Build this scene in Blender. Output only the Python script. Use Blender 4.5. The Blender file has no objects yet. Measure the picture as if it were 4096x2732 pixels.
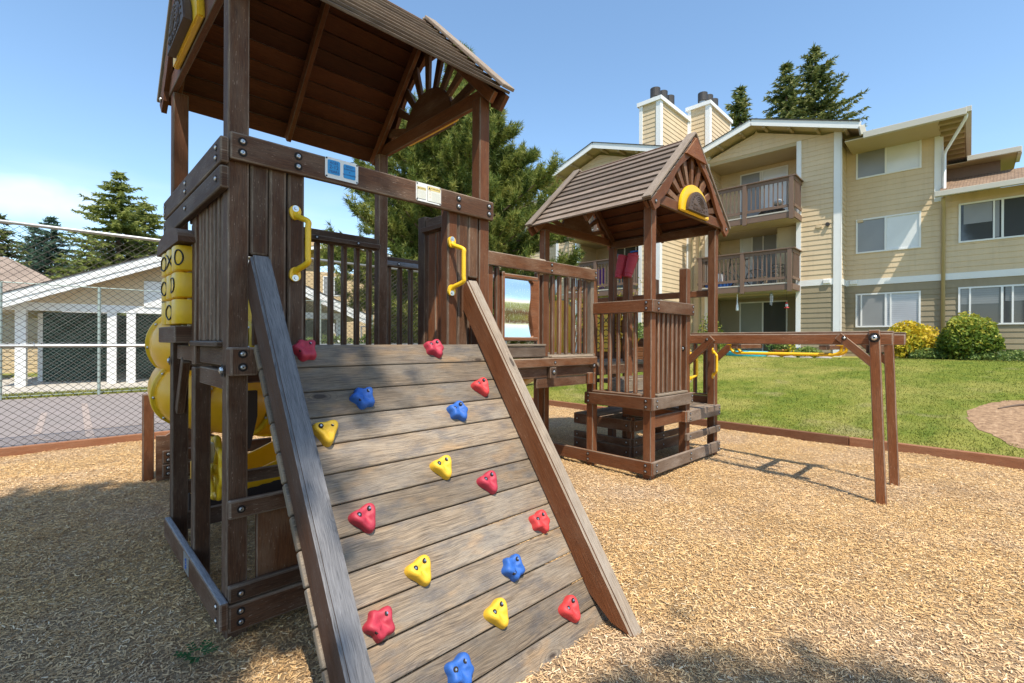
import bpy, bmesh, math, random
import numpy as np
from mathutils import Vector, Matrix, noise as mnoise
R = math.radians
rnd = random.Random(7)
S = bpy.context.scene
COL = S.collection

# ------------------------------------------------------------------ camera
yaw, roll, pitch = R(43.951), 0.00485, -0.00097
right = Vector((math.cos(yaw), -math.sin(yaw), 0)); fwd = Vector((math.sin(yaw), math.cos(yaw), 0)); up = Vector((0, 0, 1))
Fv = fwd * math.cos(pitch) + up * math.sin(pitch); U0 = -fwd * math.sin(pitch) + up * math.cos(pitch)
Rv = right * math.cos(roll) + U0 * math.sin(roll); Uv = U0 * math.cos(roll) - right * math.sin(roll)
cam = bpy.data.cameras.new('camera'); co = bpy.data.objects.new('camera', cam); COL.objects.link(co)
m = Matrix((Rv, Uv, -Fv)).transposed().to_4x4(); m.translation = Vector((0, 0, 1.5)); co.matrix_world = m
cam.sensor_width = 36; cam.lens = 1910.5 / 4096 * 36; cam.clip_start = 0.05; cam.clip_end = 2000
S.camera = co

# ------------------------------------------------------------------ world + sun
sd = Vector((-0.48, -1.0, 1.97)).normalized()
elev = math.asin(sd.z); az = math.atan2(sd.x, sd.y)
W = bpy.data.worlds.new('World'); S.world = W; W.use_nodes = True
nt = W.node_tree; nt.nodes.clear()
sky = nt.nodes.new('ShaderNodeTexSky'); sky.sky_type = 'NISHITA'; sky.sun_disc = False
sky.sun_elevation = elev; sky.sun_rotation = az; sky.air_density = 1.0; sky.dust_density = 0.35; sky.ozone_density = 1.6
bg = nt.nodes.new('ShaderNodeBackground'); bg.inputs[1].default_value = 0.15
out = nt.nodes.new('ShaderNodeOutputWorld')
tc = nt.nodes.new('ShaderNodeTexCoord')
# soft low clouds: noise over the sky direction, only just above the horizon
mp = nt.nodes.new('ShaderNodeMapping'); mp.inputs['Scale'].default_value = (1.0, 1.0, 4.2); mp.inputs['Location'].default_value = (0.35, 0.1, 0.3)
nz = nt.nodes.new('ShaderNodeTexNoise'); nz.inputs['Scale'].default_value = 2.3; nz.inputs['Detail'].default_value = 5; nz.inputs['Roughness'].default_value = .5
rp = nt.nodes.new('ShaderNodeValToRGB'); rp.color_ramp.elements[0].position = .53; rp.color_ramp.elements[1].position = .75
sep = nt.nodes.new('ShaderNodeSeparateXYZ')
mr = nt.nodes.new('ShaderNodeMapRange'); mr.inputs['From Min'].default_value = .30; mr.inputs['From Max'].default_value = .12; mr.inputs['To Max'].default_value = .6
mul = nt.nodes.new('ShaderNodeMath'); mul.operation = 'MULTIPLY'
mix = nt.nodes.new('ShaderNodeMix'); mix.data_type = 'RGBA'
L = nt.links.new
L(tc.outputs['Generated'], mp.inputs['Vector']); L(mp.outputs[0], nz.inputs['Vector']); L(nz.outputs['Fac'], rp.inputs[0])
L(tc.outputs['Generated'], sep.inputs[0]); L(sep.outputs['Z'], mr.inputs['Value'])
L(rp.outputs[0], mul.inputs[0]); L(mr.outputs[0], mul.inputs[1]); L(mul.outputs[0], mix.inputs[0])
hsv = nt.nodes.new('ShaderNodeHueSaturation'); hsv.inputs['Saturation'].default_value = 1.04; hsv.inputs['Value'].default_value = 1.24; hsv.inputs['Hue'].default_value = .494
L(sky.outputs[0], hsv.inputs['Color']); L(hsv.outputs[0], mix.inputs[6]); mix.inputs[7].default_value = (6.2, 6.6, 7.4, 1)
# one low white cloud bank, in a fixed direction of the sky
cd_ = (Fv + Rv * ((150 - 2048) / 1910.5) + Uv * .300).normalized(); ct = Vector((cd_.y, -cd_.x, 0)).normalized()
dt = nt.nodes.new('ShaderNodeVectorMath'); dt.operation = 'DOT_PRODUCT'; dt.inputs[1].default_value = ct; L(tc.outputs['Generated'], dt.inputs[0])
def mth(op, a, b=0.0):
    x = nt.nodes.new('ShaderNodeMath'); x.operation = op
    for i, v in ((0, a), (1, b)):
        if isinstance(v, bpy.types.NodeSocket): L(v, x.inputs[i])
        else: x.inputs[i].default_value = v
    return x.outputs[0]
hh = mth('DIVIDE', dt.outputs['Value'], .15); n2 = nt.nodes.new('ShaderNodeTexNoise'); n2.inputs['Scale'].default_value = 11; n2.inputs['Detail'].default_value = 6; L(tc.outputs['Generated'], n2.inputs['Vector'])
vv = mth('DIVIDE', mth('SUBTRACT', sep.outputs['Z'], cd_.z), .028)
dd = mth('ADD', mth('MULTIPLY', hh, hh), mth('MULTIPLY', vv, vv)); msk = mth('SUBTRACT', mth('ADD', 1.0, mth('MULTIPLY', mth('SUBTRACT', n2.outputs['Fac'], .5), 2.6)), dd)
fr2 = nt.nodes.new('ShaderNodeVectorMath'); fr2.operation = 'DOT_PRODUCT'; fr2.inputs[1].default_value = cd_; L(tc.outputs['Generated'], fr2.inputs[0])
mk = nt.nodes.new('ShaderNodeMapRange'); mk.inputs['From Min'].default_value = -.2; mk.inputs['From Max'].default_value = .9; mk.inputs['To Max'].default_value = .45; L(msk, mk.inputs['Value'])
mk2 = mth('MULTIPLY', mk.outputs[0], mth('GREATER_THAN', fr2.outputs['Value'], 0.0))
mixc = nt.nodes.new('ShaderNodeMix'); mixc.data_type = 'RGBA'; L(mk2, mixc.inputs[0]); L(mix.outputs[2], mixc.inputs[6]); mixc.inputs[7].default_value = (6.6, 6.9, 7.6, 1)
L(mixc.outputs[2], bg.inputs[0]); L(bg.outputs[0], out.inputs[0])
sl = bpy.data.lights.new('sun', 'SUN'); sl.energy = 4.5; sl.angle = R(0.53); sl.color = (1, .92, .79)
so = bpy.data.objects.new('sun', sl); COL.objects.link(so); so.rotation_euler = sd.to_track_quat('Z', 'Y').to_euler()
S.view_settings.view_transform = 'Standard'; S.view_settings.look = 'None'; S.view_settings.exposure = 0.50; S.view_settings.gamma = 1
S.render.engine = 'CYCLES'
S.cycles.max_bounces = 8; S.cycles.diffuse_bounces = 4; S.cycles.transparent_max_bounces = 12

# ------------------------------------------------------------------ materials
class N:
    def __init__(s, name):
        s.m = bpy.data.materials.new(name); s.m.use_nodes = True; s.t = s.m.node_tree; s.t.nodes.clear()
        s.b = s.n('ShaderNodeBsdfPrincipled'); o = s.n('ShaderNodeOutputMaterial'); s.l(s.b.outputs[0], o.inputs[0])
    def n(s, t, **k):
        x = s.t.nodes.new(t)
        for a, v in k.items():
            if a.startswith('_'): setattr(x, a[1:], v)
            else: x.inputs[a.replace('__', ' ')].default_value = v
        return x
    def l(s, a, b): s.t.links.new(a, b)
    def noise(s, vec, sc, det=4, ro=.55, dist=0):
        x = s.n('ShaderNodeTexNoise', Scale=sc, Detail=det, Roughness=ro, Distortion=dist)
        if vec: s.l(vec, x.inputs['Vector'])
        return x.outputs['Fac']
    def map(s, vec, scale, loc=(0, 0, 0)):
        x = s.n('ShaderNodeMapping', Scale=scale, Location=loc); s.l(vec, x.inputs['Vector']); return x.outputs[0]
    def ramp(s, fac, stops):
        x = s.n('ShaderNodeValToRGB'); e = x.color_ramp.elements
        while len(e) < len(stops): e.new(.5)
        for i, (p, c) in enumerate(stops):
            e[i].position = p; e[i].color = (c[0], c[1], c[2], 1) if not isinstance(c, (int, float)) else (c, c, c, 1)
        s.l(fac, x.inputs[0]); return x.outputs[0]
    def mix(s, f, a, b, mode='MIX'):
        x = s.n('ShaderNodeMix', _data_type='RGBA', _blend_type=mode)
        for i, v in ((0, f), (6, a), (7, b)):
            if hasattr(v, 'is_linked') or isinstance(v, bpy.types.NodeSocket): s.l(v, x.inputs[i])
            elif i == 0: x.inputs[0].default_value = v
            else: x.inputs[i].default_value = (*v, 1)
        return x.outputs[2]
    def math(s, op, a, b=0.0):
        x = s.n('ShaderNodeMath', _operation=op)
        for i, v in ((0, a), (1, b)):
            if isinstance(v, bpy.types.NodeSocket): s.l(v, x.inputs[i])
            else: x.inputs[i].default_value = v
        return x.outputs[0]
    def attr(s, nme, o='Fac'):
        x = s.n('ShaderNodeAttribute'); x.attribute_name = nme; return x.outputs[o]
    def set(s, col=None, rough=.6, bump=None, bs=.3, bd=.01, **k):
        if col is not None:
            if isinstance(col, bpy.types.NodeSocket): s.l(col, s.b.inputs['Base Color'])
            else: s.b.inputs['Base Color'].default_value = (*col, 1)
        if isinstance(rough, bpy.types.NodeSocket): s.l(rough, s.b.inputs['Roughness'])
        else: s.b.inputs['Roughness'].default_value = rough
        if bump is not None:
            x = s.n('ShaderNodeBump', Strength=bs, Distance=bd); s.l(bump, x.inputs['Height']); s.l(x.outputs[0], s.b.inputs['Normal'])
        for a, v in k.items(): s.b.inputs[a.replace('__', ' ')].default_value = v
        return s.m

def wood(name, dark, light, worn, wear=.5, topwear=.6, knots=False, scratch=.5, blotch=None, spec=.3):
    n = N(name); uv = n.n('ShaderNodeTexCoord').outputs['UV']
    tone = n.attr('tone')
    warp = n.noise(n.map(uv, (1.2, 4, 1)), 2.0, 2)
    wv = n.n('ShaderNodeCombineXYZ'); n.l(n.math('MULTIPLY', warp, .05), wv.inputs['Y'])
    va = n.n('ShaderNodeVectorMath', _operation='ADD'); n.l(uv, va.inputs[0]); n.l(wv.outputs[0], va.inputs[1]); uw = va.outputs[0]
    grain = n.noise(n.map(uw, (1.1, 46, 1)), 4.0, 6, .66)
    fine = n.noise(n.map(uw, (3, 150, 1)), 4.0, 4, .6)
    patch = n.noise(n.map(uv, (1.1, 3.2, 1)), 2.2, 4, .6)
    base = n.mix(n.ramp(grain, [(.33, 0), (.66, 1)]), dark, light)
    base = n.mix(n.math('MULTIPLY', n.ramp(patch, [(.42, 0), (.68, 1)]), wear), base, worn)
    if blotch:
        b2 = n.noise(n.map(uv, (2.3, 5.5, 1), (3, 7, 0)), 2.0, 5, .62)
        base = n.mix(n.ramp(b2, [(.50, 0), (.72, .8)]), base, blotch[0])
        b3 = n.noise(n.map(uv, (1.8, 4.5, 1), (13, 17, 0)), 1.7, 3, .55)
        base = n.mix(n.ramp(b3, [(.56, 0), (.78, .7)]), base, blotch[1])
    # paint flecks and scratches rubbed through the stain
    sc = n.noise(n.map(uv, (16, 85, 1), (5, 3, 0)), 1.6, 3, .7)
    scm = n.math('MULTIPLY', n.ramp(sc, [(.62, 0), (.69, 1)]), n.ramp(patch, [(.36, 0), (.60, scratch)]))
    base = n.mix(scm, base, [min(1, c * 1.55 + .05) for c in worn])
    geo = n.n('ShaderNodeNewGeometry'); sp = n.n('ShaderNodeSeparateXYZ'); n.l(geo.outputs['Normal'], sp.inputs[0])
    tw = n.math('MULTIPLY', n.ramp(sp.outputs['Z'], [(.35, 0), (.8, topwear)]), n.ramp(n.noise(n.map(uv, (3, 9, 1)), 3, 4), [(.3, .45), (.6, 1)]))
    base = n.mix(tw, base, [c * 1.15 for c in worn])
    base = n.mix(n.ramp(fine, [(.34, .75), (.52, 0)]), base, [c * .45 for c in dark])
    hgt = n.math('ADD', grain, n.math('MULTIPLY', fine, .7))
    if knots:
        vo = n.n('ShaderNodeTexVoronoi', Scale=1.0); vo.feature = 'F1'; n.l(n.map(uv, (2.1, 5.6, 1)), vo.inputs['Vector'])
        sel = n.n('ShaderNodeSeparateColor'); n.l(vo.outputs['Color'], sel.inputs[0])
        gate = n.ramp(sel.outputs[0], [(.52, 0), (.56, 1)])
        dd = n.math('ADD', vo.outputs['Distance'], n.math('MULTIPLY', n.noise(n.map(uv, (9, 9, 1)), 3, 3), .06))
        kn = n.math('MULTIPLY', n.ramp(dd, [(.085, 1), (.13, 0)]), gate)
        ring = n.math('MULTIPLY', n.ramp(dd, [(.12, .55), (.30, 0)]), gate)
        rl = n.n('ShaderNodeMath', _operation='SINE'); n.l(n.math('MULTIPLY', dd, 95.0), rl.inputs[0])
        base = n.mix(n.math('MULTIPLY', ring, n.ramp(rl.outputs[0], [(.3, 0), (.8, .8)])), base, [c * .55 for c in dark])
        base = n.mix(n.math('MULTIPLY', kn, .85), base, (.045, .03, .022))
    val = n.n('ShaderNodeHueSaturation'); n.l(base, val.inputs['Color'])
    n.l(n.math('ADD', n.math('MULTIPLY', tone, .60), .66), val.inputs['Value'])
    return n.set(val.outputs[0], n.ramp(grain, [(.3, .55), (.7, .8)]), hgt, .5, .004, Specular__IOR__Level=spec)

M = {}
M['stain'] = wood('brown_stained_wood', (.082, .030, .011), (.180, .070, .026), (.28, .185, .12), .50, .75, scratch=.9)
M['stain_dark'] = wood('dark_stained_wood', (.060, .025, .011), (.128, .056, .027), (.255, .178, .125), .46, .8, scratch=1.0)
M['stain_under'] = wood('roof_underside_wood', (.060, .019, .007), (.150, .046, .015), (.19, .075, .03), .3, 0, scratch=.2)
M['edge'] = wood('worn_wood_edge', (.10, .055, .034), (.22, .15, .105), (.36, .28, .21), .7, .5, scratch=.8)
M['stain_red'] = wood('red_brown_wood', (.130, .041, .013), (.250, .086, .029), (.30, .175, .105), .28, .7, scratch=.7)
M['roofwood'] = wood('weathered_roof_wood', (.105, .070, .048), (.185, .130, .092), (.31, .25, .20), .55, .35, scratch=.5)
M['barge'] = wood('pale_roof_trim_wood', (.20, .145, .105), (.33, .255, .19), (.46, .38, .30), .5, .2, scratch=.3)
M['plank'] = wood('weathered_plank_wood', (.110, .080, .056), (.375, .285, .195), (.31, .27, .22), .7, 0, True, .25, ((.10, .10, .11), (.48, .285, .125)))
M['rail_grey'] = wood('grey_weathered_rail_wood', (.075, .032, .017), (.15, .066, .034), (.25, .225, .21), .22, 0, False, .5)
M['grey_top'] = wood('grey_rail_top_wood', (.10, .098, .105), (.27, .262, .27), (.34, .335, .345), .5, .2, True, .25)
M['tan_top'] = wood('tan_rail_top_wood', (.21, .15, .10), (.43, .34, .25), (.42, .37, .31), .5, .2, True, .25)
M['border'] = wood('border_timber_wood', (.19, .075, .035), (.30, .125, .06), (.33, .20, .12), .3, .2)
M['deckbrown'] = wood('painted_deck_wood', (.115, .075, .058), (.17, .115, .09), (.22, .16, .13), .2, .2)

def plain(name, col, rough=.5, bump=0, sc=20, var=.12, **k):
    n = N(name); o = n.n('ShaderNodeTexCoord').outputs['Object']
    f = n.noise(o, sc, 5, .6)
    c = n.mix(f, [x * (1 - var) for x in col], [min(1, x * (1 + var)) for x in col])
    return n.set(c, rough, f if bump else None, bump, .004, **k)
M['yellow'] = plain('yellow_plastic', (.83, .50, .015), .38, .12, 9, .14)
M['yellow_slide'] = plain('yellow_slide_plastic', (.85, .43, .010), .32, .08, 5, .16)
M['crimson'] = plain('crimson_plastic', (.42, .030, .055), .6, .4, 45, .3)
M['redp'] = plain('red_plastic', (.58, .045, .045), .6, .4, 45, .3)
M['blue'] = plain('blue_plastic', (.025, .115, .42), .6, .4, 45, .3)
M['hold_yellow'] = plain('hold_yellow_plastic', (.74, .45, .03), .6, .4, 45, .25)
M['black'] = plain('black_plastic', (.012, .012, .013), .5)
M['hole'] = plain('bolt_recess_dark', (.02, .014, .011), .9)
M['steel'] = plain('zinc_steel', (.60, .60, .60), .3, .05, 60, .1, Metallic=.95)
M['galv'] = plain('galvanised_steel', (.42, .43, .43), .45, .1, 30, .15, Metallic=.7)
M['wire'] = plain('fence_wire', (.09, .08, .07), .5, 0, 5, .2, Metallic=.4)
M['wire_far'] = plain('fence_wire_green', (.33, .40, .36), .5, 0, 5, .2, Metallic=.3)
M['coverwood'] = plain('charcoal_board', (.035, .022, .018), .7, .2, 30)
M['white'] = plain('white_paint', (.76, .76, .74), .55, .05, 3, .05)
M['metal_white'] = plain('white_enamel_sign', (.74, .73, .70), .35, 0, 5, .04)
M['signblue'] = plain('sign_blue', (.02, .27, .60), .45)
M['signink'] = plain('sign_ink', (.03, .03, .14), .6)
M['ink'] = plain('dark_ink', (.03, .03, .03), .6)
M['warnyel'] = plain('warning_yellow', (.75, .58, .22), .6)
M['redink'] = plain('pale_red_ink', (.65, .30, .25), .6)
M['greyink'] = plain('grey_ink', (.42, .42, .38), .6)
M['dullpaper'] = plain('sticker_cream', (.72, .71, .62), .6)
M['carved'] = plain('carved_brown_plastic', (.085, .052, .035), .6, .25, 25)
M['gutter'] = plain('tan_gutter_metal', (.50, .47, .40), .45, 0, 3, .05)
M['trimbrown'] = plain('balcony_brown_paint', (.17, .105, .072), .6, .1, 8, .1)
M['soffit'] = plain('tan_soffit_paint', (.46, .37, .215), .7, .1, 4, .06)
M['rafter'] = plain('soffit_rafter_paint', (.38, .29, .16), .7, .1, 4, .06)
M['concrete'] = plain('concrete', (.48, .44, .38), .85, .2, 14, .15)
M['stucco_in'] = plain('tan_wall_board', (.46, .38, .24), .8, .1, 5, .06)
M['flue'] = plain('black_flue_metal', (.035, .03, .028), .6, .1, 15)
M['terra'] = plain('terracotta', (.55, .20, .08), .8, .1, 20)
M['pool'] = plain('turquoise_plastic', (.03, .48, .60), .4)
M['rubber'] = plain('dark_bike_metal', (.03, .03, .03), .5)
M['rock'] = plain('grey_rock', (.30, .27, .24), .9, .5, 9, .3)
M['purple'] = plain('purple_cloth', (.12, .03, .22), .8)
M['darkgreen'] = plain('dark_green_opening', (.012, .035, .024), .9)  # dimness inside the carport openings, put into the colour
M['woodchair'] = plain('light_wood', (.50, .38, .24), .6)
M['water'] = plain('clear_nectar', (.6, .62, .6), .1)

def paint_siding(name, col):
    n = N(name); o = n.n('ShaderNodeTexCoord').outputs['Object']
    f = n.noise(o, 1.3, 5, .6); g2 = n.noise(n.map(o, (1, 1, 14)), 3, 3)
    c = n.mix(n.ramp(f, [(.3, 0), (.7, 1)]), [x * .93 for x in col], [x * 1.05 for x in col])
    st = n.noise(n.map(o, (3.2, 3.2, .22)), 2.4, 5, .65)
    c = n.mix(n.ramp(g2, [(.5, 0), (.8, .12)]), c, [x * .7 for x in col]); c = n.mix(n.ramp(st, [(.50, 0), (.78, .34)]), c, [x * .66 for x in col])
    return n.set(c, .75, f, .1, .01)
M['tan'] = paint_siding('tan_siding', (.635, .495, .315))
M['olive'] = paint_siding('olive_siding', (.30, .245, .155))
M['olive_l'] = paint_siding('far_tan_siding', (.50, .36, .20))

def glassy(name, col, rough=.07, slat=0):
    n = N(name); o = n.n('ShaderNodeTexCoord').outputs['Object']
    f = n.noise(o, 1.1, 3)
    c = n.mix(f, [x * .8 for x in col], [min(1, x * 1.15) for x in col])
    if slat:
        w = n.n('ShaderNodeTexWave', Scale=slat); w.bands_direction = 'Z'; n.l(o, w.inputs['Vector'])
        c = n.mix(n.ramp(w.outputs['Fac'], [(.3, 0), (.7, .35)]), c, [x * .6 for x in col])
    return n.set(c, .6, None, Coat__Weight=1.0, Coat__Roughness=rough, Coat__IOR=1.6)
M['glass_grey'] = glassy('grey_screened_glass', (.22, .22, .22), .3)
M['glass_white'] = glassy('glass_over_white_blind', (.70, .70, .68), .12)
M['glass_blind'] = glassy('glass_over_slat_blind', (.42, .44, .48), .08, 4.5)
M['glass_dark'] = glassy('dark_glass', (.03, .032, .034), .04)
M['glass_vert'] = glassy('glass_over_vertical_blind', (.26, .27, .24), .08)

def shingle(name, a, b):
    n = N(name); o = n.n('ShaderNodeTexCoord').outputs['Object']
    f = n.noise(o, 9, 6, .7); f2 = n.noise(o, .8, 4)
    br = n.n('ShaderNodeTexBrick', Scale=3.2, Mortar__Size=.03); n.l(o, br.inputs['Vector'])
    c = n.mix(n.ramp(f, [(.35, 0), (.65, 1)]), a, b)
    c = n.mix(n.ramp(f2, [(.45, 0), (.7, .6)]), c, [x * .65 for x in a])
    c = n.mix(n.math('MULTIPLY', br.outputs['Fac'], .5), c, [x * .5 for x in a])
    return n.set(c, .9, f, .6, .02)
M['shingle'] = shingle('brown_shingle', (.17, .105, .062), (.31, .215, .145))
M['shingle_far'] = shingle('far_brown_shingle', (.27, .20, .15), (.37, .29, .23))

def foliage(name, cols, trans=.25, rough=.55):
    n = N(name); a = n.attr('tone')
    c = n.ramp(a, [(i / (len(cols) - 1), k) for i, k in enumerate(cols)])
    n.set(c, rough, Specular__IOR__Level=.25)
    n.b.inputs['Subsurface Weight'].default_value = 0
    tr = n.n('ShaderNodeBsdfTranslucent'); n.l(c, tr.inputs['Color'])
    mx = n.n('ShaderNodeMixShader', Fac=trans); n.l(n.b.outputs[0], mx.inputs[1]); n.l(tr.outputs[0], mx.inputs[2])
    o = [x for x in n.t.nodes if x.type == 'OUTPUT_MATERIAL'][0]; n.l(mx.outputs[0], o.inputs[0])
    return n.m
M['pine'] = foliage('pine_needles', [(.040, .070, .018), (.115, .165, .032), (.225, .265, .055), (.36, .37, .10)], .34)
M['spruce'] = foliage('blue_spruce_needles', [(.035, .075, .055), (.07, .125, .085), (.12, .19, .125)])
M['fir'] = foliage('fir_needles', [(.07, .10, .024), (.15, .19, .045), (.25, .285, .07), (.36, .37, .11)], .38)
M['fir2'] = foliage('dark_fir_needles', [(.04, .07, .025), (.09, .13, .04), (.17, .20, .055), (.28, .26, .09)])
M['yleaf'] = foliage('yellow_green_leaves', [(.09, .14, .02), (.30, .34, .03), (.62, .50, .04), (.70, .52, .05)], .35)
M['gleaf'] = foliage('green_shrub_leaves', [(.045, .085, .014), (.11, .18, .025), (.23, .30, .045), (.50, .45, .07)], .35)
M['cover'] = foliage('ground_cover_leaves', [(.06, .10, .03), (.13, .20, .05), (.27, .34, .09)], .3)
M['maple'] = foliage('thin_maple_leaves', [(.20, .24, .04), (.42, .36, .05), (.55, .30, .06)], .4)
M['weed'] = foliage('dull_green_leaves', [(.03, .10, .03), (.06, .16, .045)], .3)
M['hedge'] = foliage('hedge_leaves', [(.03, .06, .012), (.08, .12, .025), (.14, .19, .04)], .2)
M['bark'] = plain('bark', (.12, .082, .058), .9, .8, 12, .4)

def chipmat(name, attrib=True):
    n = N(name); o = n.n('ShaderNodeTexCoord').outputs['Object']
    if attrib: f = n.attr('tone')
    else:
        v = n.n('ShaderNodeTexVoronoi', Scale=1.0); d = n.noise(o, 2.1, 3)
        rot = n.n('ShaderNodeVectorRotate', _rotation_type='Z_AXIS'); n.l(o, rot.inputs['Vector']); n.l(n.math('MULTIPLY', d, 9.0), rot.inputs['Angle'])
        n.l(n.map(rot.outputs[0], (36, 110, 60)), v.inputs['Vector'])
        sc = n.n('ShaderNodeSeparateColor'); n.l(v.outputs['Color'], sc.inputs[0]); f = sc.outputs[0]
    c = n.ramp(f, [(0, (.22, .115, .045)), (.25, (.48, .29, .125)), (.55, (.71, .455, .20)), (.8, (.81, .555, .27)), (1, (.82, .66, .43))])
    big = n.noise(o, .55, 4, .6)
    grey = n.ramp(big, [(.46, 0), (.70, .7)])
    c = n.mix(n.math('MULTIPLY', grey, .6), c, n.mix(f, (.30, .205, .155), (.80, .67, .56)))
    c = n.mix(n.ramp(n.noise(n.map(o, (1, 1, 1), (4, 9, 0)), 1.1, 5, .65), [(.54, 0), (.74, .42)]), c, (.30, .175, .085))
    if not attrib:
        c = n.mix(n.ramp(v.outputs['Distance'], [(.35, 0), (.75, .7)]), c, (.10, .055, .028))
        c = n.mix(n.ramp(n.noise(o, 7, 4, .6), [(.5, 0), (.75, .35)]), c, (.20, .12, .06))
        return n.set(c, .9, v.outputs['Distance'], .7, .012)
    return n.set(c, .85, None, Specular__IOR__Level=.2)
M['chips'] = chipmat('wood_chips'); M['chipbed'] = chipmat('wood_chip_bed', False)

def grassmat(name, attrib):
    n = N(name); o = n.n('ShaderNodeTexCoord').outputs['Object']
    big = n.noise(o, .42, 5, .62); mid = n.noise(o, 3.4, 5, .7); fi = n.noise(n.map(o, (1, 1, 1)), 60, 3, .7)
    c = n.mix(n.ramp(mid, [(.35, 0), (.65, 1)]), (.105, .155, .018), (.215, .240, .032))
    c = n.mix(n.ramp(big, [(.42, 0), (.62, .85)]), c, (.40, .345, .10))
    c = n.mix(n.ramp(n.noise(n.map(o, (1, 1, 1), (9, 4, 0)), .8, 3), [(.60, 0), (.72, .55)]), c, (.40, .32, .17))
    if attrib:
        c = n.mix(n.math('MULTIPLY', n.attr('tone'), .55), c, (.30, .305, .07))
    else: c = n.mix(n.ramp(fi, [(.35, .55), (.6, 0)]), c, (.055, .085, .012))
    return n.set(c, .9, None if attrib else fi, .6, .03, Specular__IOR__Level=.2)
M['lawn'] = grassmat('lawn_grass', False); M['blade'] = grassmat('grass_blades', True)
def dirtmat():
    n = N('bare_bark_dirt'); o = n.n('ShaderNodeTexCoord').outputs['Object']
    f = n.noise(o, 14, 6, .7); c = n.ramp(f, [(.3, (.15, .085, .045)), (.55, (.36, .225, .125)), (.75, (.52, .36, .22))])
    return n.set(c, .95, f, .8, .03)
M['dirt'] = dirtmat()
def asphalt():
    n = N('court_asphalt'); o = n.n('ShaderNodeTexCoord').outputs['Object']
    f = n.noise(o, 90, 3, .7); b = n.noise(o, .7, 4)
    c = n.mix(f, (.205, .175, .160), (.30, .262, .245)); c = n.mix(n.ramp(b, [(.45, 0), (.7, .4)]), c, (.32, .265, .25))
    return n.set(c, .9, f, .3, .004)
M['asphalt'] = asphalt()
M['courtline'] = plain('faded_court_paint', (.36, .29, .25), .85, .1, 30, .15)
M['soil'] = plain('soil', (.14, .10, .07), .95, .4, 8, .3)
def mirror():
    n = N('funhouse_mirror'); o = n.n('ShaderNodeTexCoord').outputs['Object']
    w = n.n('ShaderNodeTexWave', Scale=2.1, Distortion=1.2, Detail=1.0); w.bands_direction = 'Z'; n.l(o, w.inputs['Vector'])
    f = n.noise(n.map(o, (2.0, 2.0, 5.0)), 1.2, 1)
    h = n.math('ADD', n.math('MULTIPLY', w.outputs['Fac'], .25), f)
    sc = n.noise(n.map(o, (30, 30, 6)), 5, 4)
    return n.set((.82, .83, .82), n.ramp(sc, [(.5, .10), (.7, .32)]), h, .16, .02, Metallic=1.0)
M['mirror'] = mirror()

# ------------------------------------------------------------------ object helpers
POS = {}
def link(o, parent=None, world=Vector((0, 0, 0))):
    COL.objects.link(o); world = Vector(world); POS[o.name] = world
    if parent: o.parent = parent; o.location = world - POS[parent.name]
    else: o.location = world
    return o
def thing(name, label, cat, loc=(0, 0, 0), group=None):
    o = bpy.data.objects.new(name, None); o.empty_display_size = .2; link(o, None, loc)
    o['label'] = label; o['category'] = cat
    if group: o['group'] = group
    return o
def tag(o, label=None, cat=None, group=None, kind=None):
    for k, v in (('label', label), ('category', cat), ('group', group), ('kind', kind)):
        if v: o[k] = v
    return o
def finish(name, bm, mat, parent, origin=None, smooth=False, tone=None):
    """bmesh in world coordinates -> object with its origin at `origin`"""
    me = bpy.data.meshes.new(name)
    if origin is None:
        c = Vector((0, 0, 0))
        for v in bm.verts: c += v.co
        origin = c / max(1, len(bm.verts))
    origin = Vector(origin)
    for v in bm.verts: v.co -= origin
    bm.normal_update(); bm.to_mesh(me); bm.free()
    mats = mat if isinstance(mat, list) else [mat]
    for x in mats: me.materials.append(M[x] if isinstance(x, str) else x)
    if smooth: me.polygons.foreach_set('use_smooth', [True] * len(me.polygons))
    if 'tone' not in me.attributes:
        a = me.attributes.new('tone', 'FLOAT', 'POINT'); t = rnd.random() if tone is None else tone
        a.data.foreach_set('value', [t] * len(me.vertices))
    o = bpy.data.objects.new(name, me); return link(o, parent, origin)
def addbox(bm, c, ax, ay, az, lx, ly, lz, bev=.006, mi=0, seg=1, edge=False):
    """box with length along ax; writes wood-grain UVs; returns nothing"""
    uvl = bm.loops.layers.uv.verify(); tl = bm.verts.layers.float.get('tone') or bm.verts.layers.float.new('tone')
    c = Vector(c); ax, ay, az = Vector(ax).normalized(), Vector(ay).normalized(), Vector(az).normalized()
    tb = bmesh.new(); bmesh.ops.create_cube(tb, size=1)
    for v in tb.verts: v.co = Vector((v.co.x * lx, v.co.y * ly, v.co.z * lz))
    bev = min(bev, .3 * min(lx, ly, lz))
    if bev > 0: bmesh.ops.bevel(tb, geom=tb.edges[:], offset=bev, segments=seg, affect='EDGES', profile=.5)
    tb.normal_update(); o1, o2 = rnd.uniform(0, 50), rnd.uniform(0, 50); t = rnd.random()
    vm = {}
    for v in tb.verts:
        nv = bm.verts.new(c + ax * v.co.x + ay * v.co.y + az * v.co.z); nv[tl] = t; vm[v] = nv
    for f in tb.faces:
        try: nf = bm.faces.new([vm[v] for v in f.verts])
        except ValueError: continue
        n_ = f.normal; a = [abs(n_.x), abs(n_.y), abs(n_.z)]; nf.material_index = mi + (1 if edge and max(a) < .985 else 0)
        for lo, l in zip(f.loops, nf.loops):
            p = lo.vert.co
            if a[2] >= max(a[0], a[1]): u, v = p.x, p.y
            elif a[1] >= a[0]: u, v = p.x, p.z + .3
            else: u, v = p.z * .15, p.y + .7
            l[uvl].uv = (u + o1, v + o2)
    tb.free()
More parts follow.
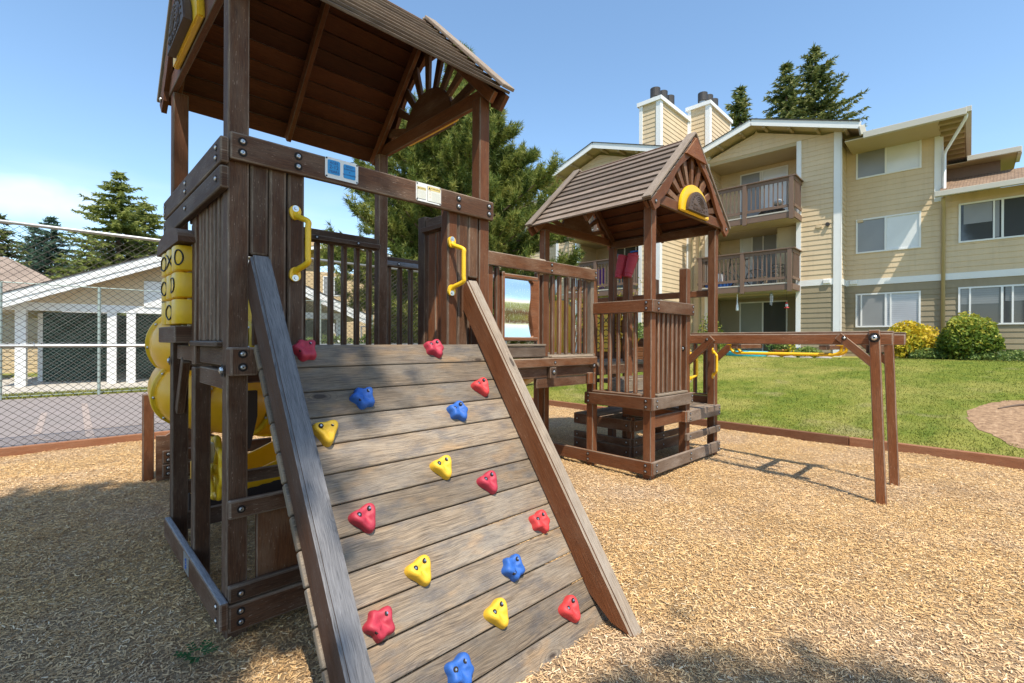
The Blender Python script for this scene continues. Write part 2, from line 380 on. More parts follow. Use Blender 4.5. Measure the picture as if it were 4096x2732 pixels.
def topmat(o, m2, thr=.6):
    o.data.materials.append(M[m2])
    for p in o.data.polygons:
        if p.normal.z > thr: p.material_index = len(o.data.materials) - 1
    return o
def beam(name, p0, p1, wdt, thk, upv, mat, parent, bev=.007, seg=2):
    """board from p0 to p1: wdt measured along upv, thk across"""
    p0, p1 = Vector(p0), Vector(p1); ax = (p1 - p0).normalized(); upv = Vector(upv)
    az_ = (upv - ax * upv.dot(ax)).normalized(); ay_ = az_.cross(ax)
    bm = bmesh.new(); eg = isinstance(mat, str) and mat.startswith('stain'); addbox(bm, (p0 + p1) / 2, ax, ay_, az_, (p1 - p0).length, thk, wdt, bev, 0, seg, eg)
    return finish(name, bm, [mat, 'edge'] if eg else mat, parent, (p0 + p1) / 2)
def abox(name, x, y, z, mat, parent, bev=.007, seg=2):
    d = [x[1] - x[0], y[1] - y[0], z[1] - z[0]]; c = Vector(((x[0] + x[1]) / 2, (y[0] + y[1]) / 2, (z[0] + z[1]) / 2))
    E3 = [Vector((1, 0, 0)), Vector((0, 1, 0)), Vector((0, 0, 1))]; i = d.index(max(d))
    j, k = {0: (1, 2), 1: (2, 0), 2: (0, 1)}[i]
    eg = isinstance(mat, str) and mat.startswith('stain'); bm = bmesh.new(); addbox(bm, c, E3[i], E3[j], E3[k], d[i], d[j], d[k], bev, 0, seg, eg)
    return finish(name, bm, [mat, 'edge'] if eg else mat, parent, c)
def cyl(bm, p0, p1, r0, r1=None, n=12, caps=True, mi=0):
    r1 = r0 if r1 is None else r1; p0, p1 = Vector(p0), Vector(p1); a = (p1 - p0).normalized()
    b = a.orthogonal().normalized(); c = a.cross(b)
    A = [bm.verts.new(p0 + (b * math.cos(t) + c * math.sin(t)) * r0) for t in [2 * math.pi * i / n for i in range(n)]]
    B = [bm.verts.new(p1 + (b * math.cos(t) + c * math.sin(t)) * r1) for t in [2 * math.pi * i / n for i in range(n)]]
    for i in range(n): bm.faces.new((A[i], A[(i + 1) % n], B[(i + 1) % n], B[i])).material_index = mi
    if caps:
        bm.faces.new(A[::-1]).material_index = mi; bm.faces.new(B).material_index = mi
def tube(bm, pts, r, n=10, caps=True, mi=0):
    pts = [Vector(p) for p in pts]; rings = []; prev = None
    for i, p in enumerate(pts):
        t = ((pts[min(i + 1, len(pts) - 1)] - pts[max(i - 1, 0)])).normalized()
        b = t.orthogonal().normalized() if prev is None else (prev - t * prev.dot(t)).normalized()
        prev = b; c = t.cross(b); rr = r[i] if isinstance(r, (list, tuple)) else r
        rings.append([bm.verts.new(p + (b * math.cos(2 * math.pi * k / n) + c * math.sin(2 * math.pi * k / n)) * rr) for k in range(n)])
    for a, b in zip(rings, rings[1:]):
        for k in range(n): bm.faces.new((a[k], a[(k + 1) % n], b[(k + 1) % n], b[k])).material_index = mi
    if caps: bm.faces.new(rings[0][::-1]).material_index = mi; bm.faces.new(rings[-1]).material_index = mi
def smoothpath(P, n=6):
    P = [Vector(p) for p in P]; o = []
    for i in range(len(P) - 1):
        a, b, c, d = P[max(i - 1, 0)], P[i], P[i + 1], P[min(i + 2, len(P) - 1)]
        for k in range(n):
            t = k / n; o.append(.5 * ((2 * b) + (c - a) * t + (2 * a - 5 * b + 4 * c - d) * t * t + (3 * b - a - 3 * c + d) * t ** 3))
    return o + [P[-1]]
def slab(bm, poly, origin, ux, uy, un, thk, mi=0):
    """extrude 2D polygon (ux,uy plane) by thk along un"""
    uvl = bm.loops.layers.uv.verify(); ux, uy, un, origin = Vector(ux), Vector(uy), Vector(un), Vector(origin)
    A = [bm.verts.new(origin + ux * p[0] + uy * p[1]) for p in poly]
    B = [bm.verts.new(origin + ux * p[0] + uy * p[1] + un * thk) for p in poly]; n = len(poly); o = rnd.uniform(0, 40)
    fs = [bm.faces.new(A[::-1]), bm.faces.new(B)] + [bm.faces.new((A[i], A[(i + 1) % n], B[(i + 1) % n], B[i])) for i in range(n)]
    for f in fs:
        f.material_index = mi
        for l in f.loops: d = l.vert.co - origin; l[uvl].uv = (d.dot(ux) + o, d.dot(uy) + d.dot(un) + o)
def np_mesh(name, verts, faces4, mat, parent=None, tone=None, origin=(0, 0, 0), nper=4):
    me = bpy.data.meshes.new(name); verts = np.asarray(verts, np.float32) - np.asarray(origin, np.float32); faces4 = np.asarray(faces4, np.int32)
    me.vertices.add(len(verts)); me.vertices.foreach_set('co', verts.ravel())
    nf = len(faces4); me.loops.add(nf * nper); me.loops.foreach_set('vertex_index', faces4.ravel())
    me.polygons.add(nf); me.polygons.foreach_set('loop_start', np.arange(nf, dtype=np.int32) * nper)
    me.update(calc_edges=True)
    if tone is not None:
        a = me.attributes.new('tone', 'FLOAT', 'POINT'); a.data.foreach_set('value', np.asarray(tone, np.float32))
    me.materials.append(M[mat]); o = bpy.data.objects.new(name, me); return link(o, parent, origin)

_bolt = None
def bolt(p, nrm, parent, r=.011, label=None):
    """recessed hole ring with a zinc dome bolt, proud of the board by 1-2 mm"""
    global _bolt
    key = 'b'
    if _bolt is None:
        bm = bmesh.new()
        for rr, z0, mi in ((.017, .0012, 0),):
            vs = [bm.verts.new((rr * math.cos(t), rr * math.sin(t), z0)) for t in [2 * math.pi * i / 16 for i in range(16)]]
            bm.faces.new(vs).material_index = 0
        prev = None
        for rr, z in ((.0095, .0014), (.009, .005), (.0055, .0075), (.0032, .0075), (.003, .004)):
            ring = [bm.verts.new((rr * math.cos(t), rr * math.sin(t), z)) for t in [2 * math.pi * i / 10 for i in range(10)]]
            if prev:
                for i in range(10): bm.faces.new((prev[i], prev[(i + 1) % 10], ring[(i + 1) % 10], ring[i])).material_index = 1
            prev = ring
        bm.faces.new(prev).material_index = 0
        me = bpy.data.meshes.new('bolt'); bm.to_mesh(me); bm.free(); me.materials.append(M['hole']); me.materials.append(M['steel']); _bolt = me
    o = bpy.data.objects.new('bolt', _bolt); link(o, parent, p)
    o.rotation_euler = Vector(nrm).to_track_quat('Z', 'Y').to_euler(); o.scale = (r / .011,) * 3
    return o
NX, NY, PX, PY = (-1, 0, 0), (0, -1, 0), (1, 0, 0), (0, 1, 0)

def text_mesh(name, s, size, origin, ux, uy, mat, parent, ext=.0006, align='CENTER'):
    cu = bpy.data.curves.new('t', 'FONT'); cu.body = s; cu.size = size; cu.align_x = align; cu.align_y = 'CENTER'; cu.extrude = ext; cu.resolution_u = 2
    ob = bpy.data.objects.new('t', cu); COL.objects.link(ob); dg = bpy.context.evaluated_depsgraph_get()
    me = bpy.data.meshes.new_from_object(ob.evaluated_get(dg)); bpy.data.objects.remove(ob)
    ux, uy = Vector(ux), Vector(uy); un = ux.cross(uy)
    for v in me.vertices: v.co = ux * v.co.x + uy * v.co.y + un * v.co.z
    me.materials.clear(); me.materials.append(M[mat]); me.name = name
    return link(bpy.data.objects.new(name, me), parent, origin)
# ================================================================== PLAY TOWERS
def handle(parent, x, z0, z1, y=2.69, bul=(.035, -.095), nrm=NY, side=PX):
    """yellow grab handle bolted on a face with normal nrm"""
    n_, s_ = Vector(nrm), Vector(side); b = Vector((x, y, 0)) if nrm in (NY, PY) else Vector((y, x, 0))
    bm = bmesh.new(); P = []
    out_ = -bul[1]; sd_ = bul[0]; e = .045
    for z in (z0, z1): pass
    pts = [b + Vector((0, 0, z0 + e * .6)) + n_ * .01, b + Vector((0, 0, z0 + e)) + n_ * (.03) + s_ * sd_ * .2, b + Vector((0, 0, z0 + e * 1.7)) + n_ * out_ + s_ * sd_,
           b + Vector((0, 0, z0 + e * 2.6)) + n_ * out_ * 1.05 + s_ * sd_, b + Vector((0, 0, z1 - e * 2.6)) + n_ * out_ * 1.05 + s_ * sd_,
           b + Vector((0, 0, z1 - e * 1.7)) + n_ * out_ + s_ * sd_, b + Vector((0, 0, z1 - e)) + n_ * .03 + s_ * sd_ * .2, b + Vector((0, 0, z1 - e * .6)) + n_ * .01]
    tube(bm, smoothpath(pts, 5), .0155, 12)
    h = finish('grab_handle', bm, 'yellow', parent, b + Vector((0, 0, (z0 + z1) / 2)), True, .5)
    for z in (z0, z1):
        bm = bmesh.new(); zz = z + (.012 if z == z0 else -.012)
        pl = [(.03 * math.cos(t), (.048 if math.sin(t) * (1 if z == z0 else -1) > 0 else .03) * math.sin(t)) for t in [2 * math.pi * i / 20 for i in range(20)]]
        slab(bm, pl, b + Vector((0, 0, zz)) + n_ * .001, s_, (0, 0, 1), n_, .016)
        bmesh.ops.recalc_face_normals(bm, faces=bm.faces[:])
        finish('handle_plate', bm, 'yellow', h, None, False, .5)
        bm = bmesh.new(); q = b + Vector((0, 0, z)) + n_ * .0175
        cyl(bm, q, q + n_ * .002, .017, n=16); cyl(bm, q + n_ * .002, q + n_ * .008, .009, .007, n=8)
        finish('bolt', bm, 'steel', h)
    return h

def gable_roof(parent, C0, ux, wx, z_e, hl, hs, rise, sun_sides):
    """C0: centre (x,y); ux ridge direction, wx across direction"""
    ux, wx = Vector(ux), Vector(wx); c = Vector((C0[0], C0[1], 0)); K = Vector((0, 0, 1)); sl_ = math.hypot(hs, rise)
    for sgn in (-1, 1):
        dn = (wx * sgn * hs - K * rise).normalized(); nr = (wx * sgn * rise + K * hs).normalized()
        ridge = c + K * (z_e + rise)
        # lapped boards: one surface
        bm = bmesh.new(); nb = 10; step = sl_ / nb
        for k in range(nb):
            a = ridge + dn * step * (k + .5) + nr * (-.010); tl_ = (dn + nr * .16).normalized()
            addbox(bm, a, ux, tl_.cross(ux), tl_, 2 * hl - .03, .020, step * 1.10, .004, 0, 2)
        bm.normal_update()
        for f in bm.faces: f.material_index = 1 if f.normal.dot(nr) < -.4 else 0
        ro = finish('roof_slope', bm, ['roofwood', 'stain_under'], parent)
        for e in (-1, 1):
            # top trim strip on the slope end
            p = ridge + ux * e * (hl - .055) + nr * .032
            beam('roof_trim', p - dn * .02, p + dn * (sl_ + .02), .11, .026, ux, 'barge', ro, .006)
            # gable board below the roof edge with a scalloped inner edge
            bm = bmesh.new(); poly = [(0, 0), (sl_ + .02, 0)]
            nn = 26
            for i in range(nn + 1):
                t = 1 - i / nn; wv = .085 + .030 * math.sin(t * 9.5 + .6) + (.05 if t > .9 else 0)
                poly.append((t * (sl_ + .02), -wv))
            slab(bm, poly, ridge + ux * e * (hl - .048) - nr * .018, dn, nr, ux * e, .034)
            bmesh.ops.recalc_face_normals(bm, faces=bm.faces[:])
            gb = finish('gable_board', bm, 'stain_red', parent)
            q = ridge + dn * (sl_ - .05) - nr * .07 + ux * e * (hl - .012)
            bolt(q, ux * e, gb, .016)
        for off in ((-hl + .11, 0.0, hl - .11) if sgn > 0 or sun_sides else (-hl + .11, hl - .11)):
            p = ridge + ux * off - nr * .075
            beam('rafter', p + dn * .04, p + dn * (sl_ - .02), .085, .038, nr, 'stain_red', parent, .004)
        if not (sun_sides and sgn == 1): continue
        p = c + wx * sgn * (hs - .17) + K * (z_e - .01)
        beam('eave_beam', p - ux * (hl - .1), p + ux * (hl - .1), .12, .036, K, 'stain', parent, .006)
    for e in (-1, 1):
        o = c + ux * e * (hl - .045)
        # tie beam, sun rays, pediment
        tb_ = beam('tie_beam', o - wx * (hs - .16) + K * (z_e + .045) - ux * e * .02, o + wx * (hs - .16) + K * (z_e + .045) - ux * e * .02, .115, .04, K, 'stain_red', parent, .006)
        bm = bmesh.new(); hh = .25
        slab(bm, [(-hh * hs / rise, -hh), (hh * hs / rise, -hh), (0, 0)], c + ux * e * (hl - .010) + K * (z_e + rise - .028), wx, K, ux * e, .022)
        bmesh.ops.recalc_face_normals(bm, faces=bm.faces[:]); finish('pediment', bm, 'stain_red', parent)
        for k in range(9):
            t = R(14 + k * 19); d = wx * math.cos(t) + K * math.sin(t)
            mx = (rise - .08) / (math.sin(t) + abs(math.cos(t)) * rise / hs) - .06
            if mx < .42: continue
            b0 = o + K * (z_e + .03)
            bm = bmesh.new(); pr = d.cross(ux); a0, a1 = .26, min(mx, .80)
            slab(bm, [(a0, -.022), (a1, -.040), (a1, .040), (a0, .022)], b0 - ux * e * .03, d, pr, ux * e, .028)
            bmesh.ops.recalc_face_normals(bm, faces=bm.faces[:]); finish('sun_ray', bm, 'stain', parent)
        # solid half disc behind, then yellow half sun and carved arch on the outside
        def half(name, r, h, off, th, mat, par, base=0.0, steps=28):
            bm = bmesh.new(); poly = [(r, -base), (r, 0)] + [(r * math.cos(math.pi * i / steps), h * math.sin(math.pi * i / steps)) for i in range(1, steps)] + [(-r, 0), (-r, -base)]
            slab(bm, poly, c + ux * e * (hl - .045 + off) + K * (z_e + .02), wx, K, ux * e, th)
            bmesh.ops.recalc_face_normals(bm, faces=bm.faces[:])
            ed = [x for x in bm.edges if len(x.link_faces) == 2 and abs(x.link_faces[0].normal.dot(x.link_faces[1].normal)) < .3]
            bmesh.ops.bevel(bm, geom=ed, offset=min(.008, th * .3), segments=2, affect='EDGES')
            return finish(name, bm, mat, par)
        half('sun_backing', .37, .35, -.034, .034, 'stain', parent, .03)
        ye = half('yellow_half_sun', .37, .335, .002, .038, 'yellow', parent, .02)
        br = half('carved_arch', .26, .245, .0415, .045, 'carved', ye, .0)
        # raised rainbow arcs and lettering on the carved arch
        f0 = c + ux * e * (hl - .045 + .0875) + K * (z_e + .02)
        bm = bmesh.new()
        for rr in (.055, .082, .108, .134):
            tube(bm, [f0 + wx * rr * math.cos(t) + K * (.07 + rr * .85 * math.sin(t)) for t in [math.pi * i / 18 for i in range(19)]], .0055, 6)
        for k in range(13):
            t = R(6 + k * 14); d = wx * math.cos(t) + K * math.sin(t) * .92
            tube(bm, [f0 + d * .175 + K * .04, f0 + d * .205 + K * .03], .005, 5)
        finish('carved_rainbow', bm, 'carved', br, None, True)
        lx = K.cross(ux * e)
        text_mesh('carved_letters', 'RAINBOW', .068, f0 + K * .035 - ux * e * .001, lx, K, 'carved', br, .005)

# ------------------------------------------------------------------ tall tower
XL, YF = .63, 2.70
t1 = thing('play_tower', 'tallest timber play tower with slat roof and AGES 2-12 sign on its front beam', 'play tower', (1.49, 3.5, 0))
# posts
def post(parent, x, y, z0, z1, w=.095, mat='stain'):
    return abox('post', (x, x + w), (y, y + w), (z0, z1), mat, parent, .008)
post(t1, XL, YF, -.2, 3.28, .097, 'stain_dark'); post(t1, XL, 3.455, -.2, 1.33, .09, 'stain_dark'); post(t1, XL, 4.19, -.2, 1.50, .10, 'stain_dark')
post(t1, XL, 4.20, 1.52, 3.30, .095, 'stain_red'); post(t1, 2.265, YF, -.2, 3.30, .095, 'stain_red'); post(t1, 2.265, 4.20, -.2, 3.30, .095, 'stain_dark')
post(t1, XL + .002, 3.46, 1.345, 2.30, .09, 'stain_dark'); post(t1, 2.265, 3.42, 1.2, 2.55, .10, 'stain_dark')
post(t1, 1.0, 4.19, -.2, 1.40, .09, 'stain_dark')
# front beam with signs
fb = abox('front_beam', (XL, 2.368), (2.658, 2.698), (2.395, 2.532), 'stain_dark', t1, .009)
for x, z in ((.685, 2.49), (.685, 2.435), (.955, 2.49), (.955, 2.435), (2.04, 2.49), (2.04, 2.435), (2.32, 2.49), (2.32, 2.435)): bolt((x, 2.657, z), NY, fb, .014)
# left rails
for z0, z1, nm in ((2.372, 2.50, 'side_rail'), (2.245, 2.358, 'side_rail')):
    r_ = abox(nm, (.588, .628), (2.665, 4.30), (z0, z1), 'stain_dark', t1, .009)
    for y in (2.74, 3.50, 4.24): bolt((.587, y, (z0 + z1) / 2 + (.02 if z0 > 2.3 else 0)), NX, r_, .012)
    if z0 > 2.3:
        for y in (2.74, 3.50, 4.24): bolt((.587, y, 2.405), NX, r_, .012)
# back, right rails
abox('rail', (.74, 2.255), (4.205, 4.245), (2.36, 2.475), 'stain_dark', t1); abox('rail_cap', (.74, 2.262), (4.150, 4.203), (2.372, 2.412), 'stain_dark', t1)
for x in (1.65, 2.03): bolt((x, 4.149, 2.392), NY, t1, .011)
for x in np.arange(1.05, 2.2, .125): abox('baluster', (x, x + .05), (4.25, 4.295), (1.45, 2.37), 'stain', t1, .012)
for x in (.76, .86, .96): abox('baluster', (x, x + .05), (4.25, 4.295), (1.45, 2.37), 'stain', t1, .012)
abox('rail', (2.27, 2.31), (2.80, 3.415), (2.40, 2.52), 'stain_dark', t1); abox('rail_cap', (2.218, 2.268), (2.80, 3.415), (2.40, 2.44), 'stain', t1)
for y in (2.84, 2.98, 3.13, 3.27): abox('plank', (2.275, 2.31), (y, y + .11), (1.44, 2.40), 'stain_red', t1, .01)
# left balusters (round-cornered) near half
for y in (2.815, 2.90, 2.99, 3.075, 3.165, 3.25, 3.34): abox('baluster', (.635, .68), (y, y + .048), (1.49, 2.46), 'stain', t1, .014)
topmat(abox('sill', (.60, .70), (2.80, 3.452), (1.462, 1.492), 'stain_dark', t1, .009), 'grey_top')
# front vertical boards: left three, right three
for x0, z0 in ((.732, 1.938), (.823, 1.45), (.918, 1.45)):
    abox('plank', (x0, x0 + .088), (2.70, 2.785), (z0, 2.55 if x0 > .9 else 2.50), 'stain_dark', t1, .014, 3)
for x0, z0 in ((1.98, 1.42), (2.072, 1.42), (2.165, 1.958)):
    abox('plank', (x0, x0 + .088), (2.70, 2.788), (z0, 2.55 if x0 < 2.0 else 2.50), 'stain_red' if x0 < 2 else 'stain', t1, .012, 3)
handle(t1, .948, 1.835, 2.21); handle(t1, 1.998, 1.83, 2.205)
# deck
for i in range(11): abox('deck_board', (.735, 2.262), (2.795 + i * .13, 2.795 + i * .13 + .122), (1.405, 1.44), 'plank', t1, .004)
abox('deck_beam', (.73, 2.26), (2.80, 2.84), (1.27, 1.40), 'stain_dark', t1); abox('deck_beam', (.73, 2.26), (4.21, 4.25), (1.27, 1.40), 'stain_dark', t1)
abox('deck_beam', (.735, .775), (2.85, 4.19), (1.31, 1.402), 'stain_dark', t1); abox('deck_beam', (.655, .695), (2.80, 3.44), (1.36, 1.458), 'stain_dark', t1)
abox('deck_beam', (.655, .695), (3.56, 4.18), (1.36, 1.458), 'stain_dark', t1)
abox('deck_beam', (.655, .715), (2.80, 3.45), (1.235, 1.335), 'stain_dark', t1)
bl = abox('corner_block', (.622, .745), (2.600, 2.698), (1.322, 1.462), 'stain_dark', t1, .01)
for z in (1.43, 1.365): bolt((.675, 2.599, z), NY, bl, .014)
bolt((.621, 2.745, 1.345), NX, t1, .022); bolt((.621, 4.24, 1.345), NX, t1, .022)
beam('knee_brace', (.67, 3.95, 1.36), (.67, 4.17, .98), .07, .05, (0, 1, 1), 'stain_dark', t1)
bm = bmesh.new(); slab(bm, [(0, 0), (.07, 0), (.07, -.20), (.02, -.45), (-.04, -.45), (-.04, -.30)], (1.10, 4.10, 1.10), (1, 0, 0), (0, 0, 1), (0, 1, 0), .05); bmesh.ops.recalc_face_normals(bm, faces=bm.faces[:]); finish('corbel', bm, 'coverwood', t1)
# base boards
bb = topmat(abox('base_board', (.588, .628), (2.64, 4.22), (.075, .215), 'stain_dark', t1, .01), 'grey_top')
for z in (.185, .115): bolt((.587, 2.70, z), NX, bb, .011)
for z0, z1, x1 in ((.045, .182, 1.95), (.190, .275, 1.95), (.607, .700, 1.95)):
    b_ = abox('base_board', (XL, x1), (2.655, 2.695), (z0, z1), 'stain_dark', t1, .011)
    if z1 - z0 > .12:
        for z in (.09, .145): bolt((.685, 2.654, z), NY, b_, .013)
    else: bolt((.685, 2.654, (z0 + z1) / 2), NY, b_, .013)
for i in range(5): abox('skirt_panel', (.77 + i * .24, .77 + i * .24 + .232), (2.705, 2.735), (.02, .66), 'stain', t1, .006)
abox('base_board', (.66, 2.3), (4.20, 4.24), (.095, .225), 'stain_dark', t1); abox('base_board', (.70, 2.3), (4.20, 4.24), (.36, .46), 'stain_dark', t1)
abox('base_board', (2.275, 2.315), (2.8, 4.2), (.05, .19), 'stain_dark', t1)
# small steel label plate on the left base board
lp = abox('label_plate', (.5855, .5875), (3.35, 3.50), (.095, .205), 'galv', t1, .001)
bm = bmesh.new(); P = [Vector((.5848, 3.425 + .028 * math.sin(i * 2.3) * (1 if i % 2 else .6), .118 + i * .0058)) for i in range(12)]; tube(bm, P, .0022, 5); finish('worn_blue_marking', bm, 'blue', lp)
# signs on the beam
def rrect(w, h, r, n=5):
    o = []
    for cx, cy, a0 in ((w / 2 - r, h / 2 - r, 0), (-w / 2 + r, h / 2 - r, 90), (-w / 2 + r, -h / 2 + r, 180), (w / 2 - r, -h / 2 + r, 270)):
        for i in range(n + 1): t = R(a0 + 90 * i / n); o.append((cx + r * math.cos(t), cy + r * math.sin(t)))
    return o
def plate(name, cx, cz, w, h, y, r, mat, parent, th=.002):
    bm = bmesh.new(); slab(bm, rrect(w, h, r), (cx, y, cz), (1, 0, 0), (0, 0, 1), (0, -1, 0), th); bmesh.ops.recalc_face_normals(bm, faces=bm.faces[:])
    return finish(name, bm, mat, parent, (cx, y, cz))
UX, UZ = (1, 0, 0), (0, 0, 1)
s1 = plate('age_sign', 1.198, 2.474, .196, .117, 2.6575, .012, 'metal_white', t1, .003)
plate('sign_panel', 1.150, 2.478, .072, .080, 2.6542, .008, 'signblue', s1, .0012); plate('sign_panel', 1.242, 2.474, .072, .080, 2.6542, .008, 'signblue', s1, .0012)
for s_, sz, zz in (('AGES', .021, 2.502), ('2-12', .030, 2.478), ('YEARS', .021, 2.453)): text_mesh('sign_writing', s_, sz, (1.150, 2.6526, zz), UX, UZ, 'signink', s1, .0003)
for s_, sz, zz in (('ADULT', .015, 2.501), ('SUPERVISION', .0115, 2.486), ('IS', .0115, 2.471), ('RECOMMENDED', .0105, 2.455)): text_mesh('sign_writing', s_, sz, (1.242, 2.6526, zz), UX, UZ, 'signink', s1, .0003)
s2 = plate('warning_sign', 1.79, 2.469, .196, .120, 2.6575, .010, 'metal_white', t1, .003)
for cx, cz, w_, h_, sz in ((1.733, 2.463, .068, .078, .0105), (1.831, 2.470, .104, .100, .0155)):
    plate('sign_frame', cx, cz, w_, h_, 2.6542, .003, 'ink', s2, .0008); plate('sign_panel', cx, cz, w_ - .003, h_ - .003, 2.6532, .003, 'dullpaper', s2, .0010)
    plate('sign_panel', cx, cz + h_ / 2 - sz * .95, w_ - .005, sz * 1.5, 2.6520, .001, 'warnyel', s2, .0008)
    text_mesh('sign_writing', 'WARNING', sz, (cx + sz * .6, 2.6509, cz + h_ / 2 - sz * .95), UX, UZ, 'ink', s2, .0003)
    bm = bmesh.new(); e = sz * .55; ox = cx - w_ / 2 + sz * .95; slab(bm, [(-e, -e * .8), (e, -e * .8), (0, e)], (ox, 2.6511, cz + h_ / 2 - sz * .95), (1, 0, 0), (0, 0, 1), (0, -1, 0), .0006); finish('warning_triangle', bm, 'ink', s2)
    bm = bmesh.new(); z = cz + h_ / 2 - sz * 2.6
    while z > cz - h_ / 2 + .006:
        x0 = cx - w_ / 2 + (.006 if w_ < .08 else .036); x = x0
        while x < cx + w_ / 2 - .008:
            ww = rnd.uniform(.004, .010); addbox(bm, (x + ww / 2, 2.6520, z), (1, 0, 0), (0, 1, 0), (0, 0, 1), min(ww, cx + w_ / 2 - .004 - x), .0004, .0012, 0); x += ww + .0025
        z -= .0052
    finish('small_print', bm, 'greyink', s2)
bm = bmesh.new()
for zz in (2.485, 2.465, 2.445): tube(bm, [(1.79, 2.6518, zz), (1.80, 2.6518, zz + .008), (1.806, 2.6518, zz - .003)], .0007, 5)
finish('sign_pictogram', bm, 'redink', s2)
for sx, sz_, par in ((1.108, 2.524, s1), (1.288, 2.524, s1), (1.108, 2.424, s1), (1.288, 2.424, s1), (1.70, 2.520, s2), (1.88, 2.520, s2), (1.70, 2.418, s2), (1.88, 2.418, s2)):
    bm = bmesh.new(); cyl(bm, (sx, 2.6545, sz_), (sx, 2.6515, sz_), .0052, .0042, 10); finish('screw', bm, 'black', par)
# noughts and crosses drums on the left side
abox('panel_board', (.63, .70), (3.56, 4.19), (1.50, 1.585), 'stain_dark', t1); 
fr = abox('scalloped_block', (.545, .64), (3.56, 4.17), (1.478, 1.585), 'stain_dark', t1, .008)
bm = bmesh.new(); slab(bm, [(-.40, 0)] + [(-.40 * math.cos(math.pi * i / 20), .12 * math.sin(math.pi * i / 20) ** .7) for i in range(1, 20)] + [(.40, 0)], (.545, 3.86, 2.095), (0, 1, 0), (0, 0, 1), (1, 0, 0), .09); bmesh.ops.recalc_face_normals(bm, faces=bm.faces[:]); finish('arched_board', bm, 'stain_dark', t1)
SYM = {}
def drum(y, z, rot, sym):
    bm = bmesh.new(); cx = .642; r = .096; h = .152
    prof = [(r * .97, -h / 2), (r, -h / 2 + .005), (r, h / 2 - .005), (r * .97, h / 2)]
    rings = []
    for rr, zz in prof:
        rings.append([bm.verts.new((cx + (abs(math.cos(t)) ** .5) * math.copysign(rr, math.cos(t)), y + (abs(math.sin(t)) ** .5) * math.copysign(rr, math.sin(t)), z + zz)) for t in [2 * math.pi * i / 32 for i in range(32)]])
    for a, b in zip(rings, rings[1:]):
        for k in range(32): bm.faces.new((a[k], a[(k + 1) % 32], b[(k + 1) % 32], b[k]))
    bm.faces.new(rings[0][::-1]); bm.faces.new(rings[-1])
    d = finish('game_drum', bm, 'yellow', t1, (cx, y, z), True, .5)
    for ang, s_ in sym:
        t = R(ang); o = Vector((cx + math.cos(t) * r * .95, y + math.sin(t) * r * .95, z)); nn = Vector((math.cos(t), math.sin(t), 0)); tt = Vector((-math.sin(t), math.cos(t), 0)); bm = bmesh.new()
        def P_(a, b): # wrap on the drum
            q = o + tt * a; v = Vector((q.x - cx, q.y - y, 0)).normalized(); c_, s__ = v.x, v.y
            rx = (abs(c_) ** .5) * math.copysign(r, c_); ry = (abs(s__) ** .5) * math.copysign(r, s__)
            return Vector((cx + rx, y + ry, z + b)) + v * .002
        if s_ == 'O': tube(bm, [P_(.040 * math.cos(a), .046 * math.sin(a)) for a in [2 * math.pi * i / 24 for i in range(25)]], .0048, 6)
        else:
            tube(bm, [P_(a, a) for a in np.linspace(-.045, .045, 7)], .0048, 6); tube(bm, [P_(a, -a) for a in np.linspace(-.045, .045, 7)], .0048, 6)
        finish('painted_symbol', bm, 'black', d, None, True)
for j, y in enumerate((3.64, 3.83, 4.02)):
    for i, z in enumerate((2.008, 1.841, 1.674)):
        drum(y, z, 0, {(0, 0): [(226, 'O')], (0, 1): [(203, 'X')], (0, 2): [(196, 'O')], (1, 0): [(172, 'O')], (1, 2): [(200, 'O')], (2, 1): [(200, 'O')]}.get((i, j), []))
for y in (3.64, 3.83, 4.02):
    bm = bmesh.new(); cyl(bm, (.642, y, 1.585), (.642, y, 2.16), .018, n=8); finish('drum_rod', bm, 'galv', t1)
    # lowest row sits directly above the scalloped block
# steering wheel toy and sticker block under the deck, on the inner side
sw = None
bm = bmesh.new()
for k in range(36):
    pass
tube(bm, [Vector((.775, 3.60 + (.185 + .016 * math.sin(8 * t)) * math.cos(t), .66 + (.185 + .016 * math.sin(8 * t)) * math.sin(t))) for t in [2 * math.pi * i / 64 for i in range(65)]], .022, 8, False)
for k in range(3):
    t = 2 * math.pi * k / 3; tube(bm, [(.775, 3.60, .66), (.775, 3.60 + .18 * math.cos(t), .66 + .18 * math.sin(t))], .018, 8)
cyl(bm, (.745, 3.60, .66), (.80, 3.60, .66), .05, n=16)
sw = finish('steering_wheel', bm, 'yellow', t1, None, True)
abox('gear_block', (.735, .765), (3.57, 3.64), (.70, .83), 'dullpaper', sw, .006)
gable_roof(t1, (1.50, 3.52), PX, PY, 3.315, .925, .98, .955, None)

